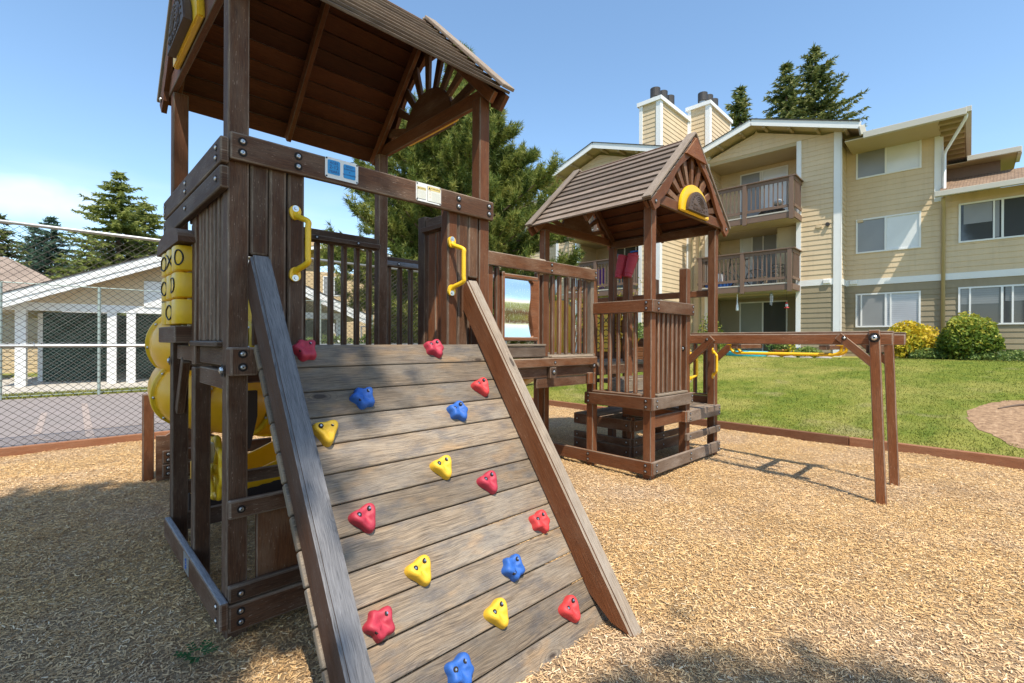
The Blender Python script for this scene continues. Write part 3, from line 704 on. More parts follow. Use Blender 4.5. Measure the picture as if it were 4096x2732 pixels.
# ------------------------------------------------------------------ climbing ramp
ra = thing('climbing_ramp', 'sloping grey plank climbing wall with coloured plastic holds leaning on the tallest tower', 'climbing wall', (1.47, 2.0, 0))
sl = Vector((0, 1.0, 1.427)).normalized(); nn = Vector((0, -sl.z, sl.y))   # up-slope, outward normal
foot = Vector((0, 1.305, 0))
def rp_(x, s, h=0): return Vector((x, foot.y, foot.z)) + sl * s + nn * h
top_s = 1.93 / sl.z
for x0, mm in ((.722, 'rail_grey'), (2.118, 'rail_grey')):
    xs = x0 + .0485; d = .165
    # side rail: parallelogram, vertical cut at the top, sharp point at the foot
    bm = bmesh.new(); poly = [(0, 0), (top_s, 0), (top_s - .05, -d), (.26, -d), (.12, -.115)]
    slab(bm, poly, (x0, foot.y, 0), sl, nn, (1, 0, 0), .097); bmesh.ops.recalc_face_normals(bm, faces=bm.faces[:])
    ed = [e for e in bm.edges if abs((e.verts[0].co - e.verts[1].co).normalized().dot(sl)) > .9]
    bmesh.ops.bevel(bm, geom=ed, offset=.012, segments=3, affect='EDGES')
    bm.normal_update()
    for f in bm.faces: f.material_index = 1 if f.normal.dot(nn) > .35 else 0
    finish('side_rail', bm, ['rail_grey', 'grey_top'] if x0 < 1 else ['stain_red', 'tan_top'], ra)
S0 = 1.480; npl = 12; w_s = (S0 - .07) / 12 / 1.41 * math.hypot(1, 1.41)
su = Vector((0, 1, 1.41)).normalized(); sn = Vector((0, -su.z, su.y)); ptop = Vector((0, 2.547, 1.48))
for k in range(14):
    c = ptop - su * w_s * (k + .5) - sn * .018
    beam('plank', Vector((.712, c.y, c.z)), Vector((2.232, c.y, c.z)), w_s - .005, .036, su, 'plank', ra, .007, 2)
def hold(x, z, colr, kind, rot, sc=1.0, label=None):
    o = ptop - su * (1.48 - z) / su.z; o.x = x
    a = Vector((1, 0, 0)); b = su
    ca, sa = math.cos(rot), math.sin(rot); A = a * ca + b * sa; B = b * ca - a * sa
    lob = {0: [(35, 1.0, 26), (145, 1.0, 26), (268, 1.05, 24)], 1: [(30, 1.0, 20), (100, .75, 16), (160, 1.02, 20), (235, .8, 22), (300, .88, 18)], 2: [(40, 1.05, 24), (130, .95, 22), (190, .75, 16), (275, 1.05, 20), (330, .7, 18)]}[kind]
    def rad(t):
        d = math.degrees(t) % 360; s = .70
        for c_, am, wd in lob:
            q = min(abs(d - c_), 360 - abs(d - c_)); s += .42 * am * math.exp(-(q / (wd * 1.25)) ** 2)
        return s * .0605 * sc
    n = 40; bm = bmesh.new(); rings = []
    for f_, h_ in ((1.04, -.002), (1.03, .012), (.985, .030), (.90, .041), (.70, .046), (.42, .040), (.18, .034)):
        ring = []
        for i in range(n):
            t = 2 * math.pi * i / n; r_ = rad(t) * f_; hh = h_ * sc * (1 + .14 * math.sin(2 * t + rot * 5)) if h_ > 0 else h_
            ring.append(bm.verts.new(o + (A * math.cos(t) + B * math.sin(t)) * r_ + sn * hh))
        rings.append(ring)
    for p, q in zip(rings, rings[1:]):
        for k in range(n): bm.faces.new((p[k], p[(k + 1) % n], q[(k + 1) % n], q[k]))
    bm.faces.new(rings[-1])
    h = finish('climbing_hold', bm, colr, ra, o, True)
    if label: h['label'] = label
    for ang in ((38, 142) if kind != 1 else (30, 200)):
        t = R(ang); p = o + (A * math.cos(t) + B * math.sin(t)) * .036 * sc + sn * (.0455 * sc)
        bm = bmesh.new(); cyl(bm, p - sn * .012, p + sn * .0012, .0115, n=14, mi=0); cyl(bm, p + sn * .0008, p + sn * .0022, .0048, n=8, mi=1)
        finish('bolt', bm, ['hole', 'steel'], h)
HL = [(.939, 1.440, 'crimson', 1, .2, 'crimson hold at the top left corner'), (1.737, 1.443, 'crimson', 2, .3, 'crimson hold at the top right'), (1.172, 1.192, 'blue', 1, .25, 'blue hold, upper left'),
      (1.979, 1.199, 'redp', 0, .35, 'bright red hold near the right rail, upper'), (1.726, 1.076, 'blue', 2, .4, 'blue hold, upper right'), (.936, 1.057, 'hold_yellow', 0, .0, 'yellow hold beside the left rail'),
      (1.490, .824, 'hold_yellow', 0, .25, 'yellow hold in the middle'), (1.742, .711, 'crimson', 0, .3, 'crimson hold right of the middle'), (1.005, .701, 'crimson', 0, .3, 'crimson hold left of the middle'),
      (1.981, .475, 'redp', 2, .25, 'bright red hold near the right rail, middle'), (1.187, .465, 'hold_yellow', 0, .3, 'yellow hold, lower left'), (1.685, .346, 'blue', 1, .35, 'blue hold, lower right'),
      (.951, .357, 'crimson', 1, .25, 'crimson hold low beside the left rail'), (1.499, .222, 'hold_yellow', 0, .3, 'yellow hold, lower right'), (1.931, .108, 'redp', 0, .35, 'lowest bright red hold'), (1.223, .120, 'blue', 2, .2, 'lowest blue hold')]
for x, z, c_, k_, r_, lb in HL: hold(x, z, c_, k_, r_, 1.0, lb)
# ------------------------------------------------------------------ small tower
t2 = thing('play_tower', 'shorter timber play tower with yellow half sun under its roof and railed low deck', 'play tower', (5.54, 3.5, 0))
def p2(x, y, z0, z1, w=.10, mat='stain_red'): return abox('post', (x, x + w), (y, y + w), (z0, z1), mat, t2, .009)
p2(4.682, 2.682, -.2, 2.98); p2(6.302, 2.682, -.2, 2.98); p2(4.682, 4.24, 1.3, 2.98, .10); p2(6.24, 4.22, -.2, 2.95, .10, 'stain_red')
p2(4.682, 3.455, -.2, 2.27, .095); p2(5.505, 2.682, -.2, 2.39, .10); p2(5.535, 3.50, -.2, 2.37, .10); p2(6.302, 3.50, -.2, 2.0); p2(4.682, 4.24, -.2, 1.25, .10)
p2(6.95, 3.9, .0, 2.5, .10, 'stain_dark')
def blt(parent, pts, n_, r=.012):
    for p in pts: bolt(p, n_, parent, r)
b = abox('rail', (4.64, 4.68), (2.642, 3.52), (1.822, 1.960), 'stain_red', t2, .008); blt(b, [(4.639, 2.72, 1.925), (4.639, 2.72, 1.862), (4.639, 3.49, 1.925), (4.639, 3.49, 1.862)], NX)
b = abox('rail', (4.662, 5.626), (2.640, 2.680), (1.818, 1.958), 'stain', t2, .008); blt(b, [(4.76, 2.639, 1.922), (4.76, 2.639, 1.858), (5.585, 2.639, 1.922), (5.585, 2.639, 1.858)], NY)
b = abox('deck_rim', (4.64, 4.68), (2.642, 3.55), (.752, .892), 'stain_red', t2, .008); blt(b, [(4.639, 2.72, .855), (4.639, 2.72, .79), (4.639, 3.49, .855), (4.639, 3.49, .79)], NX)
b = abox('deck_rim', (4.664, 5.60), (2.640, 2.680), (.754, .888), 'roofwood', t2, .008); blt(b, [(4.74, 2.639, .85), (4.74, 2.639, .79), (5.57, 2.639, .85), (5.57, 2.639, .79)], NY)
b = abox('base_board', (4.64, 4.68), (2.642, 4.30), (.050, .197), 'stain_red', t2, .008); blt(b, [(4.639, 2.72, .155), (4.639, 2.72, .09), (4.639, 3.49, .155), (4.639, 3.49, .09)], NX)
b = abox('base_board', (4.672, 6.398), (2.640, 2.680), (.055, .192), 'roofwood', t2, .008); blt(b, [(4.74, 2.639, .155), (4.74, 2.639, .09), (5.55, 2.639, .155), (5.55, 2.639, .09), (6.36, 2.639, .155), (6.36, 2.639, .09)], NY)
b = abox('step_board', (5.458, 6.398), (2.640, 2.680), (.316, .400), 'roofwood', t2, .008); blt(b, [(5.53, 2.639, .36), (6.36, 2.639, .36)], NY)
b = abox('step_rim', (5.463, 6.398), (2.640, 2.680), (.536, .672), 'roofwood', t2, .008); blt(b, [(5.53, 2.639, .635), (5.53, 2.639, .57), (6.36, 2.639, .635), (6.36, 2.639, .57)], NY)
b = abox('deck_beam', (4.80, 5.455), (2.70, 2.74), (.545, .675), 'stain_red', t2, .008); 
b = abox('deck_beam', (5.415, 5.455), (2.642, 3.50), (.54, .675), 'stain_red', t2, .008); blt(b, [(5.414, 2.72, .64), (5.414, 2.72, .575)], NX)
for i in range(6): abox('deck_board', (4.69, 5.60), (2.70 + i * .142, 2.70 + i * .142 + .135), (.855, .893), 'plank', t2, .004)
for i in range(6): abox('deck_board', (5.62, 6.395), (2.682 + i * .142, 2.682 + i * .142 + .135), (.635, .674), 'plank', t2, .004)
for i in range(6): abox('deck_board', (4.69, 6.39), (3.555 + i * .125, 3.555 + i * .125 + .118), (1.20, 1.235), 'plank', t2, .004)
abox('deck_rim', (4.70, 6.395), (3.515, 3.55), (1.08, 1.20), 'stain', t2, .008)
b = abox('bench_step', (4.80, 6.35), (3.30, 3.50), (1.00, 1.045), 'plank', t2, .008); abox('bench_front', (4.80, 6.36), (3.26, 3.298), (.885, 1.03), 'plank', t2, .008)
# balusters: left side and front
for y in (3.33, 3.215, 3.10, 2.985, 2.875): abox('baluster', (4.695, 4.738), (y, y + .044), (.915, 1.84), 'stain_red', t2, .016, 3)
abox('sill', (4.655, 4.745), (2.785, 3.45), (.893, .918), 'stain_red', t2, .01)
for i in range(6): abox('baluster', (4.862 + i * .104, 4.862 + i * .104 + .043), (2.695, 2.738), (.915, 1.83), 'stain_red', t2, .016, 3)
abox('sill', (4.79, 5.50), (2.655, 2.745), (.893, .918), 'tan_top', t2, .01)
bolt((5.504, 2.73, 1.42), NX, t2, .02)
# right side: rails and balusters
b = abox('rail', (6.40, 6.44), (2.70, 4.70), (2.115, 2.205), 'stain_red', t2, .008)
for y in (2.84, 2.98, 3.12, 3.26, 3.40): abox('baluster', (6.41, 6.455), (y, y + .05), (.80, 1.50), 'stain_red', t2, .014)
abox('sill', (6.40, 6.45), (2.785, 3.45), (.775, .80), 'stain_red', t2, .008); abox('rail', (6.40, 6.44), (2.785, 3.5), (.66, .77), 'stain_red', t2, .008)
for z0 in (1.43,): abox('rail', (6.40, 6.44), (3.55, 4.3), (z0, z0 + .12), 'stain', t2, .008)
for i, z in enumerate((1.04, 1.18)): abox('rail', (6.36, 6.40), (3.9, 4.75), (z, z + .09), 'stain', t2, .008)
# game panel at the back with noughts and crosses
gp = abox('game_panel_frame', (6.36, 6.40), (4.12, 4.68), (1.24, 2.00), 'stain', t2, .008)
for j in range(3):
    for i in range(3):
        y0 = 4.155 + j * .165; z0 = 1.34 + i * .199
        q = abox('game_tile', (6.30, 6.358), (y0, y0 + .158), (z0, z0 + .190), 'yellow', t2, .012, 3)
        cy_, cz_ = y0 + .079, z0 + .095; bm = bmesh.new()
        if i == 2 and j == 1:
            tube(bm, [(6.297, cy_ - .05, cz_ - .05), (6.297, cy_ + .05, cz_ + .05)], .006, 6); tube(bm, [(6.297, cy_ + .05, cz_ - .05), (6.297, cy_ - .05, cz_ + .05)], .006, 6)
        else: tube(bm, [(6.297, cy_ + .052 * math.cos(t), cz_ + .052 * math.sin(t)) for t in [2 * math.pi * k / 24 for k in range(25)]], .006, 6)
        finish('painted_symbol', bm, 'black', q, None, True)
handle(t2, 4.07, 1.56, 1.90, 6.30, (.03, -.07), NX, PY); handle(t2, 4.60, 1.60, 1.91, 6.30, (.03, -.07), NX, PY); handle(t2, 3.90, 1.39, 1.72, 6.30, (-.03, -.07), NX, PY)
for y in (3.87, 3.71):
    bm = bmesh.new(); tube(bm, [(6.3, y, .68), (6.3, y, 1.40), (6.3, y - .02, 1.5), (6.3, y - .07, 1.55)], .016, 8); finish('pole', bm, 'yellow', t2, None, True, .5)
handle(t2, 6.235, 1.04, 1.405, 2.68, (-.045, -.07), NY, PX); handle(t2, 5.62, 1.02, 1.39, 2.70, (.045, -.07), NY, PX)
# toy binoculars on the middle post
bn = bmesh.new()
for dy in (.075, -.075):
    a = Vector((5.50, 3.53 + dy, 2.50)); dr = Vector((.20, -.16, 1.0)).normalized()
    tube(bn, [a - dr * .15, a - dr * .11, a - dr * .105, a - dr * .04, a + dr * .02, a + dr * .12, a + dr * .125, a + dr * .15], [.048, .048, .056, .058, .068, .070, .075, .075], 16)
addbox(bn, (5.56, 3.55, 2.44), (1, 0, 0), (0, 1, 0), (0, 0, 1), .13, .10, .14, .02)
finish('toy_binoculars', bn, 'crimson', t2, (5.53, 3.53, 2.48), False)
gable_roof(t2, (5.54, 3.515), PY, PX, 3.015, .925, 1.0, .95, True)
# stepped platform under the back half
for x0, x1, y0, y1, z0, z1 in ((5.33, 5.368, 3.345, 4.26, .005, .148), (5.33, 5.368, 3.345, 4.26, .156, .246), (5.33, 5.368, 3.345, 4.26, .345, .492)):
    b = abox('platform_side', (x0, x1), (y0, y1), (z0, z1), 'stain', t2, .007)
    for y in (3.40, 4.20): bolt((x0 - .001, y, (z0 + z1) / 2), NX, b, .012)
for z0, z1 in ((.005, .148), (.160, .246), (.340, .478)):
    b = abox('platform_side', (5.375, 6.62), (3.310, 3.348), (z0, z1), 'stain', t2, .007)
    for x in (5.42, 6.12): bolt((x, 3.309, (z0 + z1) / 2), NY, b, .012)
abox('post', (5.372, 5.45), (3.35, 3.43), (.0, .52), 'stain_red', t2); abox('post', (6.15, 6.22), (3.35, 3.43), (.0, .42), 'stain_red', t2)
for i in range(8): abox('platform_board', (5.37, 6.62), (3.36 + i * .115, 3.36 + i * .115 + .108), (.455, .492), 'roofwood', t2, .004)
abox('step_side', (5.45, 6.4), (3.45, 3.49), (.53, .61), 'stain', t2, .007)

# ------------------------------------------------------------------ bridge
br_ = thing('play_bridge', 'raised timber bridge with mirror panel and yellow slide panels joining the two play towers', 'play bridge', (3.6, 3.8, 0))
yb = 3.38
b = abox('rail', (2.40, 4.665), (yb, yb + .04), (2.218, 2.350), 'stain', br_, .009); blt(b, [(3.845, yb - .001, 2.315), (3.845, yb - .001, 2.25), (4.63, yb - .001, 2.31), (4.63, yb - .001, 2.25), (2.62, yb - .001, 2.315), (2.62, yb - .001, 2.25)], NY)
for x in (3.70, 4.50): abox('post_cap', (x, x + .115), (yb + .045, yb + .13), (2.2, 2.375), 'tan_top', br_, .02)
for x0, w_ in ((2.95, .10), (3.755, .09)): abox('post', (x0, x0 + w_), (yb + .045, yb + .14), (1.33, 2.22), 'stain_red', br_, .01)
for x in (3.09, 3.66): abox('baluster', (x, x + .05), (yb + .045, yb + .09), (1.43, 2.22), 'stain_red', br_, .014, 3)
for x in (3.915, 4.03, 4.15, 4.275, 4.39, 4.50): abox('baluster', (x, x + .045), (yb + .05, yb + .095), (1.35, 2.22), 'stain_red', br_, .016, 3)
abox('post', (4.60, 4.662), (yb + .045, yb + .12), (1.2, 2.34), 'tan_top', br_, .008)
# funhouse mirror with wooden frame (right edge wavy)
mf = abox('mirror_frame', (3.145, 3.185), (yb + .02, yb + .07), (1.44, 2.18), 'stain_red', br_, .01)
abox('mirror_frame', (3.145, 3.66), (yb + .02, yb + .06), (2.125, 2.165), 'stain_red', br_, .01); abox('mirror_frame', (3.145, 3.66), (yb + .02, yb + .06), (1.500, 1.54), 'stain_red', br_, .01)
bm = bmesh.new(); poly = [(3.66, 1.50), (3.66, 2.15)]
for i in range(25):
    t = i / 24; poly.append((3.575 + .022 * math.cos(t * 2 * math.pi * 1.0 + .2) - (.03 if t < .08 or t > .95 else 0), 2.15 - t * .65))
slab(bm, poly, (0, yb + .052, 0), (1, 0, 0), (0, 0, 1), (0, -1, 0), .026); bmesh.ops.recalc_face_normals(bm, faces=bm.faces[:]); finish('mirror_frame', bm, 'stain_red', br_)
bm = bmesh.new()
nx_, nz_ = 24, 40
g_ = [[bm.verts.new((3.18 + (3.64 - 3.18) * i / nx_, yb + .045 + .010 * math.sin(j / nz_ * 7.5), 1.53 + .605 * j / nz_)) for j in range(nz_ + 1)] for i in range(nx_ + 1)]
for i in range(nx_):
    for j in range(nz_): bm.faces.new((g_[i][j], g_[i + 1][j], g_[i + 1][j + 1], g_[i][j + 1]))
finish('mirror', bm, 'mirror', br_, None, True)
abox('skirt_board', (2.40, 3.76), (yb + .005, yb + .045), (1.335, 1.445), 'roofwood', br_, .008); abox('sill', (3.08, 3.76), (yb - .005, yb + .10), (1.447, 1.470), 'tan_top', br_, .007)
b = abox('deck_rim', (2.40, 4.665), (yb - .005, yb + .035), (1.228, 1.320), 'stain', br_, .009); abox('sill', (3.86, 4.60), (yb, yb + .10), (1.322, 1.345), 'tan_top', br_, .007)
for x in (3.0, 3.9): bolt((x, yb - .006, 1.27), NY, b, .012)
abox('under_beam', (2.40, 4.66), (yb + .05, yb + .09), (1.11, 1.225), 'stain_dark', br_, .008); abox('under_beam', (2.40, 4.66), (4.2, 4.24), (1.11, 1.225), 'stain_dark', br_, .008)
b = abox('under_block', (3.83, 3.93), (yb + .0, yb + .048), (1.10, 1.222), 'stain_dark', br_, .008); bolt((3.885, yb - .001, 1.17), NY, b, .022)
b = abox('hanger_block', (4.52, 4.60), (yb + .01, yb + .05), (1.0, 1.135), 'stain_red', br_, .008)
abox('hanger_block', (4.632, 4.672), (yb + .02, yb + .10), (.99, 1.13), 'stain_red', br_, .008); bolt((4.60, yb - .004, 1.215), NY, br_, .02)
b = abox('under_beam', (3.68, 4.60), (yb + .06, yb + .10), (1.00, 1.105), 'stain_dark', br_, .008)
for i in range(17): abox('deck_board', (2.40 + i * .135, 2.40 + i * .135 + .128), (yb + .05, 4.30), (1.32, 1.355) if i else (1.32, 1.354), 'plank', br_, .004)
for x in (3.88, 4.58):
    for y in (4.25,): abox('post', (x, x + .09), (y, y + .09), (-.15, 2.3), 'stain_red', br_, .008)
# free-standing support frame beyond
abox('post', (5.59, 5.68), (5.05, 5.14), (-.15, 1.14), 'stain', br_, .008)
# far side rail
abox('rail', (2.32, 4.66), (4.27, 4.31), (2.235, 2.335), 'stain_dark', br_, .008); b = abox('rail_cap', (2.32, 4.66), (4.215, 4.268), (2.24, 2.285), 'grey_top', br_, .008)
bolt((2.49, 4.214, 2.262), NY, b, .011)
for i in range(10):
    x = 2.40 + i * .127; abox('baluster', (x, x + .048), (4.275, 4.32), (1.36, 2.235), 'stain', br_, .014)
# yellow panels beyond the bridge (hood of a second slide)
bm = bmesh.new(); pl = [(-.30, 0), (-.30, .58)] + [(.30 * math.cos(t), .58 + .26 * math.sin(t)) for t in [math.pi - math.pi * i / 16 for i in range(1, 16)]] + [(.30, .58), (.30, 0)]
slab(bm, pl, (5.20, 4.40, 1.245), (1, 0, 0), (0, 0, 1), (0, 1, 0), .05); bmesh.ops.recalc_face_normals(bm, faces=bm.faces[:]); finish('slide_hood', bm, 'yellow_slide', br_)
# a long wave slide behind it
bm = bmesh.new(); P = [(Vector((5.2, 4.46, 1.27))), Vector((5.2, 5.1, .95)), Vector((5.2, 5.8, .60)), Vector((5.2, 6.5, .25)), Vector((5.2, 6.9, .2))]
pp = smoothpath(P, 5); uvl = None; secs = []
for p in pp: secs.append([bm.verts.new(p + Vector(v)) for v in ((-.28, 0, .22), (-.26, 0, .02), (0, 0, -.02), (.26, 0, .02), (.28, 0, .22), (.31, 0, .20), (.29, 0, -.03), (0, 0, -.06), (-.29, 0, -.03), (-.31, 0, .20))])
for a, b in zip(secs, secs[1:]):
    for k in range(10): bm.faces.new((a[k], a[(k + 1) % 10], b[(k + 1) % 10], b[k]))
bm.faces.new(secs[0][::-1]); bm.faces.new(secs[-1]); bmesh.ops.recalc_face_normals(bm, faces=bm.faces[:]); finish('slide_chute', bm, 'yellow_slide', br_, None, True)
bm = bmesh.new(); bmesh.ops.create_uvsphere(bm, u_segments=16, v_segments=8, radius=.12)
for v in bm.verts: v.co = Vector((v.co.x * 1.2, v.co.y * .6, v.co.z)) + Vector((3.75, 4.9, 2.42))
finish('periscope_cap', bm, 'yellow', br_, None, True)
bm = bmesh.new(); cyl(bm, (3.75, 4.9, 0), (3.75, 4.9, 2.36), .05); finish('periscope_post', bm, 'stain_dark', br_)

# ------------------------------------------------------------------ monkey bars
mb = thing('monkey_bars', 'low timber overhead beams on legs with yellow bars hanging below, beside the shorter tower', 'climbing bars', (6.0, 1.6, 0))
for x in (5.602, 6.36):
    abox('beam', (x, x + .04), (.735, 2.70), (1.478, 1.588), 'stain_red', mb, .009); abox('beam', (x + .045, x + .085), (.735, 2.70), (1.500, 1.612), 'stain', mb, .009)
    # legs: two boards each side
    l_ = beam('leg', (x - .018, .805, -.2), (x - .018, .872, 1.622), .085, .042, NY, 'stain_red', mb, .008)
    bolt((x - .041, .868, 1.548), NX, l_, .030)
    l2 = beam('brace', (x - .02, 1.16, 1.570), (x - .02, .86, 1.285), .075, .036, (0, -.7, .7), 'stain_red', mb, .006); bolt((x - .039, 1.105, 1.545), NX, l2, .014)
    l3 = beam('brace', (x - .02, 2.40, 1.545), (x - .02, 2.70, 1.26), .085, .036, (0, .7, .7), 'stain_red', mb, .006); bolt((x - .039, 2.46, 1.53), NX, l3, .012)
abox('cross_beam', (5.61, 6.42), (.90, .94), (1.40, 1.475), 'stain', mb, .006)
abox('cross_beam', (5.61, 6.42), (1.26, 1.33), (1.425, 1.475), 'stain', mb, .006); abox('cross_beam', (5.61, 6.42), (2.13, 2.20), (1.425, 1.475), 'stain', mb, .006)
for x in (5.80, 6.02):
    bm = bmesh.new(); tube(bm, smoothpath([(x, 2.27, 1.47), (x, 2.268, 1.41), (x, 2.22, 1.375), (x, 2.1, 1.372), (x, 1.35, 1.372), (x, 1.24, 1.375), (x, 1.18, 1.41), (x, 1.175, 1.47)], 4), .016, 10)
    bar = finish('hanging_bar', bm, 'yellow', mb, None, True, .4)
    for y in (2.27, 1.175):
        bm = bmesh.new(); slab(bm, rrect(.045, .11, .02), (x, y - .0, 1.474), (1, 0, 0), (0, 1, 0), (0, 0, -1), .008); finish('bar_plate', bm, 'yellow', bar)

# ------------------------------------------------------------------ spiral slide
sp = thing('spiral_slide', 'yellow plastic spiral slide with bolted flanges behind the tallest tower', 'slide', (1.22, 5.15, 0))
hc = Vector((1.24, 5.17, 0)); hr = .33; tr = .30
def hp(t):   # t in turns
    a = R(200) + t * 2 * math.pi * 1.0
    return hc + Vector((hr * math.cos(a), hr * math.sin(a), 1.03 - .40 * t))
T = np.linspace(-1.60, .50, 113); pts = [hp(t) for t in T]
last = pts[-1]; dirn = (pts[-1] - pts[-2]).normalized()
seg = 7; k = 0
while k < len(pts) - 1:
    bm = bmesh.new(); P = pts[k:k + seg + 1]
    if len(P) < 2: break
    rr = [tr * (1.0 + .03 * math.sin(math.pi * i / (len(P) - 1))) for i in range(len(P))]
    tube(bm, P, rr, 26, False); finish('slide_section', bm, 'yellow_slide', sp, None, True, .4)
    # flange at the joint
    t_ = (P[1] - P[0]).normalized(); bm = bmesh.new(); cyl(bm, P[0] - t_ * .018, P[0] + t_ * .018, tr + .026, n=36)
    fl_ = finish('flange', bm, 'yellow', sp, None, True, .5); b_ = t_.orthogonal().normalized(); c_ = t_.cross(b_)
    for q in range(9):
        bm = bmesh.new(); a = 2 * math.pi * q / 9; pz = P[0] + (b_ * math.cos(a) + c_ * math.sin(a)) * (tr + .008); cyl(bm, pz - t_ * .028, pz + t_ * .028, .012, n=8)
        finish('bolt', bm, 'steel', fl_, None, True)
    k += seg
# exit chute running to the right at ground level, on a dark base
bm = bmesh.new(); secs = []
for i in range(17):
    t = i / 16; x = .95 + t * 1.6; z = .20; hgt = .10 + .42 * max(0, x - 1.22) ** 1.3
    secs.append([bm.verts.new((x, 4.72 + v[0], z + v[1])) for v in ((0, hgt), (.03, 0), (.28, -.04), (.53, 0), (.56, hgt), (.60, hgt), (.57, -.08), (.28, -.10), (-.01, -.10), (-.04, hgt))])
for a, b in zip(secs, secs[1:]):
    for kk in range(10): bm.faces.new((a[kk], a[(kk + 1) % 10], b[(kk + 1) % 10], b[kk]))
bm.faces.new(secs[0][::-1]); bm.faces.new(secs[-1]); bmesh.ops.recalc_face_normals(bm, faces=bm.faces[:]); finish('exit_chute', bm, 'yellow_slide', sp, None, True)
abox('chute_base', (.82, 2.5), (4.70, 4.74), (.06, .222), 'coverwood', sp, .006); abox('chute_side', (.83, .95), (4.66, 4.70), (.22, .50), 'yellow_slide', sp, .02)
abox('support_post', (.69, .785), (6.26, 6.35), (-.1, .92), 'stain_red', sp, .008)
for z0, z1 in ((.06, .19), (.20, .335)):
    b = abox('support_board', (.835, 1.9), (6.10, 6.14), (z0, z1), 'stain', sp, .01)
    for zz in ((z0 + z1) / 2 + .03, (z0 + z1) / 2 - .03): bolt((.885, 6.099, zz), NY, b, .014)
bm = bmesh.new(); slab(bm, [(0, 0), (.55, 0), (.55, .40), (.30, .52), (.20, .60), (.14, .50), (.08, .46), (0, .47)], (.79, 6.16, .02), (1, 0, 0), (0, 0, 1), (0, 1, 0), .04); bmesh.ops.recalc_face_normals(bm, faces=bm.faces[:]); finish('support_panel', bm, 'stain_dark', sp)
bm = bmesh.new(); cyl(bm, (hc.x, hc.y, -.1), (hc.x, hc.y, 1.9), .045); finish('centre_pole', bm, 'galv', sp)

# ================================================================== GROUND
def gz(x, y): return .028 * mnoise.noise(Vector((x * .8, y * .8, 0))) + .012 * mnoise.noise(Vector((x * 3, y * 3, 5)))
def lawn_z(x, y):
    t = min(max((x - 8.45) / 9.3, 0), 1); return .07 + .93 * t ** .94 + .03 * mnoise.noise(Vector((x * .3, y * .3, 2)))
def sheet(name, xs, ys, fz, mat, kind='structure', label=None):
    nx, ny = len(xs), len(ys); X, Y = np.meshgrid(xs, ys, indexing='ij'); Z = np.array([[fz(x, y) for y in ys] for x in xs])
    V = np.stack([X, Y, Z], -1).reshape(-1, 3); idx = np.arange(nx * ny).reshape(nx, ny)
    F = np.stack([idx[:-1, :-1], idx[1:, :-1], idx[1:, 1:], idx[:-1, 1:]], -1).reshape(-1, 4)
    o = np_mesh(name, V, F, mat, None, np.full(len(V), .5)); o.data.polygons.foreach_set('use_smooth', [True] * len(F)); tag(o, label, None, None, kind); return o
sheet('playground_ground', np.linspace(-7, 8.37, 120), np.linspace(-7, 8.87, 120), gz, 'chipbed')
sheet('lawn', np.concatenate([np.linspace(8.42, 19, 60), [60, 160, 400]]), np.concatenate([[-300, -60], np.linspace(-14, 40, 80), [120, 400]]), lawn_z, 'lawn')
sheet('court', [-45, 8.44], [8.90, 17.05], lambda x, y: .002, 'asphalt')
sheet('ground', [-400, -45.01, 8.44], [17.06, 400], lambda x, y: .0, 'lawn'); sheet('ground', [-400, -7.0], [-400, 8.9], lambda x, y: -.03, 'lawn'); sheet('ground', [-7.02, 8.40], [-400, -7.0], lambda x, y: -.04, 'lawn')
sheet('path', [-9, 12], [18.2, 26], lambda x, y: .03, 'concrete')
sheet('ground', [-400, -45], [8.9, 17.06], lambda x, y: -.01, 'lawn')
# painted court lines
bm = bmesh.new()
def line_(a, b, w_):
    a, b = Vector((*a, .007)), Vector((*b, .007)); d = (b - a).normalized(); s_ = Vector((-d.y, d.x, 0)) * w_ / 2
    bm.faces.new([bm.verts.new(v) for v in (a - s_, b - s_, b + s_, a + s_)])
line_((.55, 14.84), (.42, 9.4), .10); line_((-.10, 13.5), (-.16, 10.6), .09); line_((.42, 10.60), (3.2, 10.45), .035)
for i in range(10):
    t0, t1_ = R(180 + i * 9), R(189 + i * 9); line_((.35 + .52 * math.cos(t0), 10.3 + .7 * math.sin(t0)), (.35 + .52 * math.cos(t1_), 10.3 + .7 * math.sin(t1_)), .05)
tag(finish('court_markings', bm, 'courtline', None), None, None, None, 'structure')
# border timbers
bt = thing('border_timber', 'long brown landscape timber edging between wood chips and lawn', 'edging', (8.4, 1, 0))
y = -8.0
while y < 8.8:
    l_ = 2.4; abox('timber', (8.34, 8.43), (y, min(y + l_ - .01, 8.93)), (-.05, .125), 'border', bt, .008); y += l_
bt2 = thing('border_timber', 'brown timber edging along the foot of the chain link fence', 'edging', (1, 8.9, 0))
x = -8.0
while x < 8.3:
    abox('timber', (x, min(x + 2.39, 8.335)), (8.845, 8.93), (-.05, .105), 'border', bt2, .008); x += 2.4
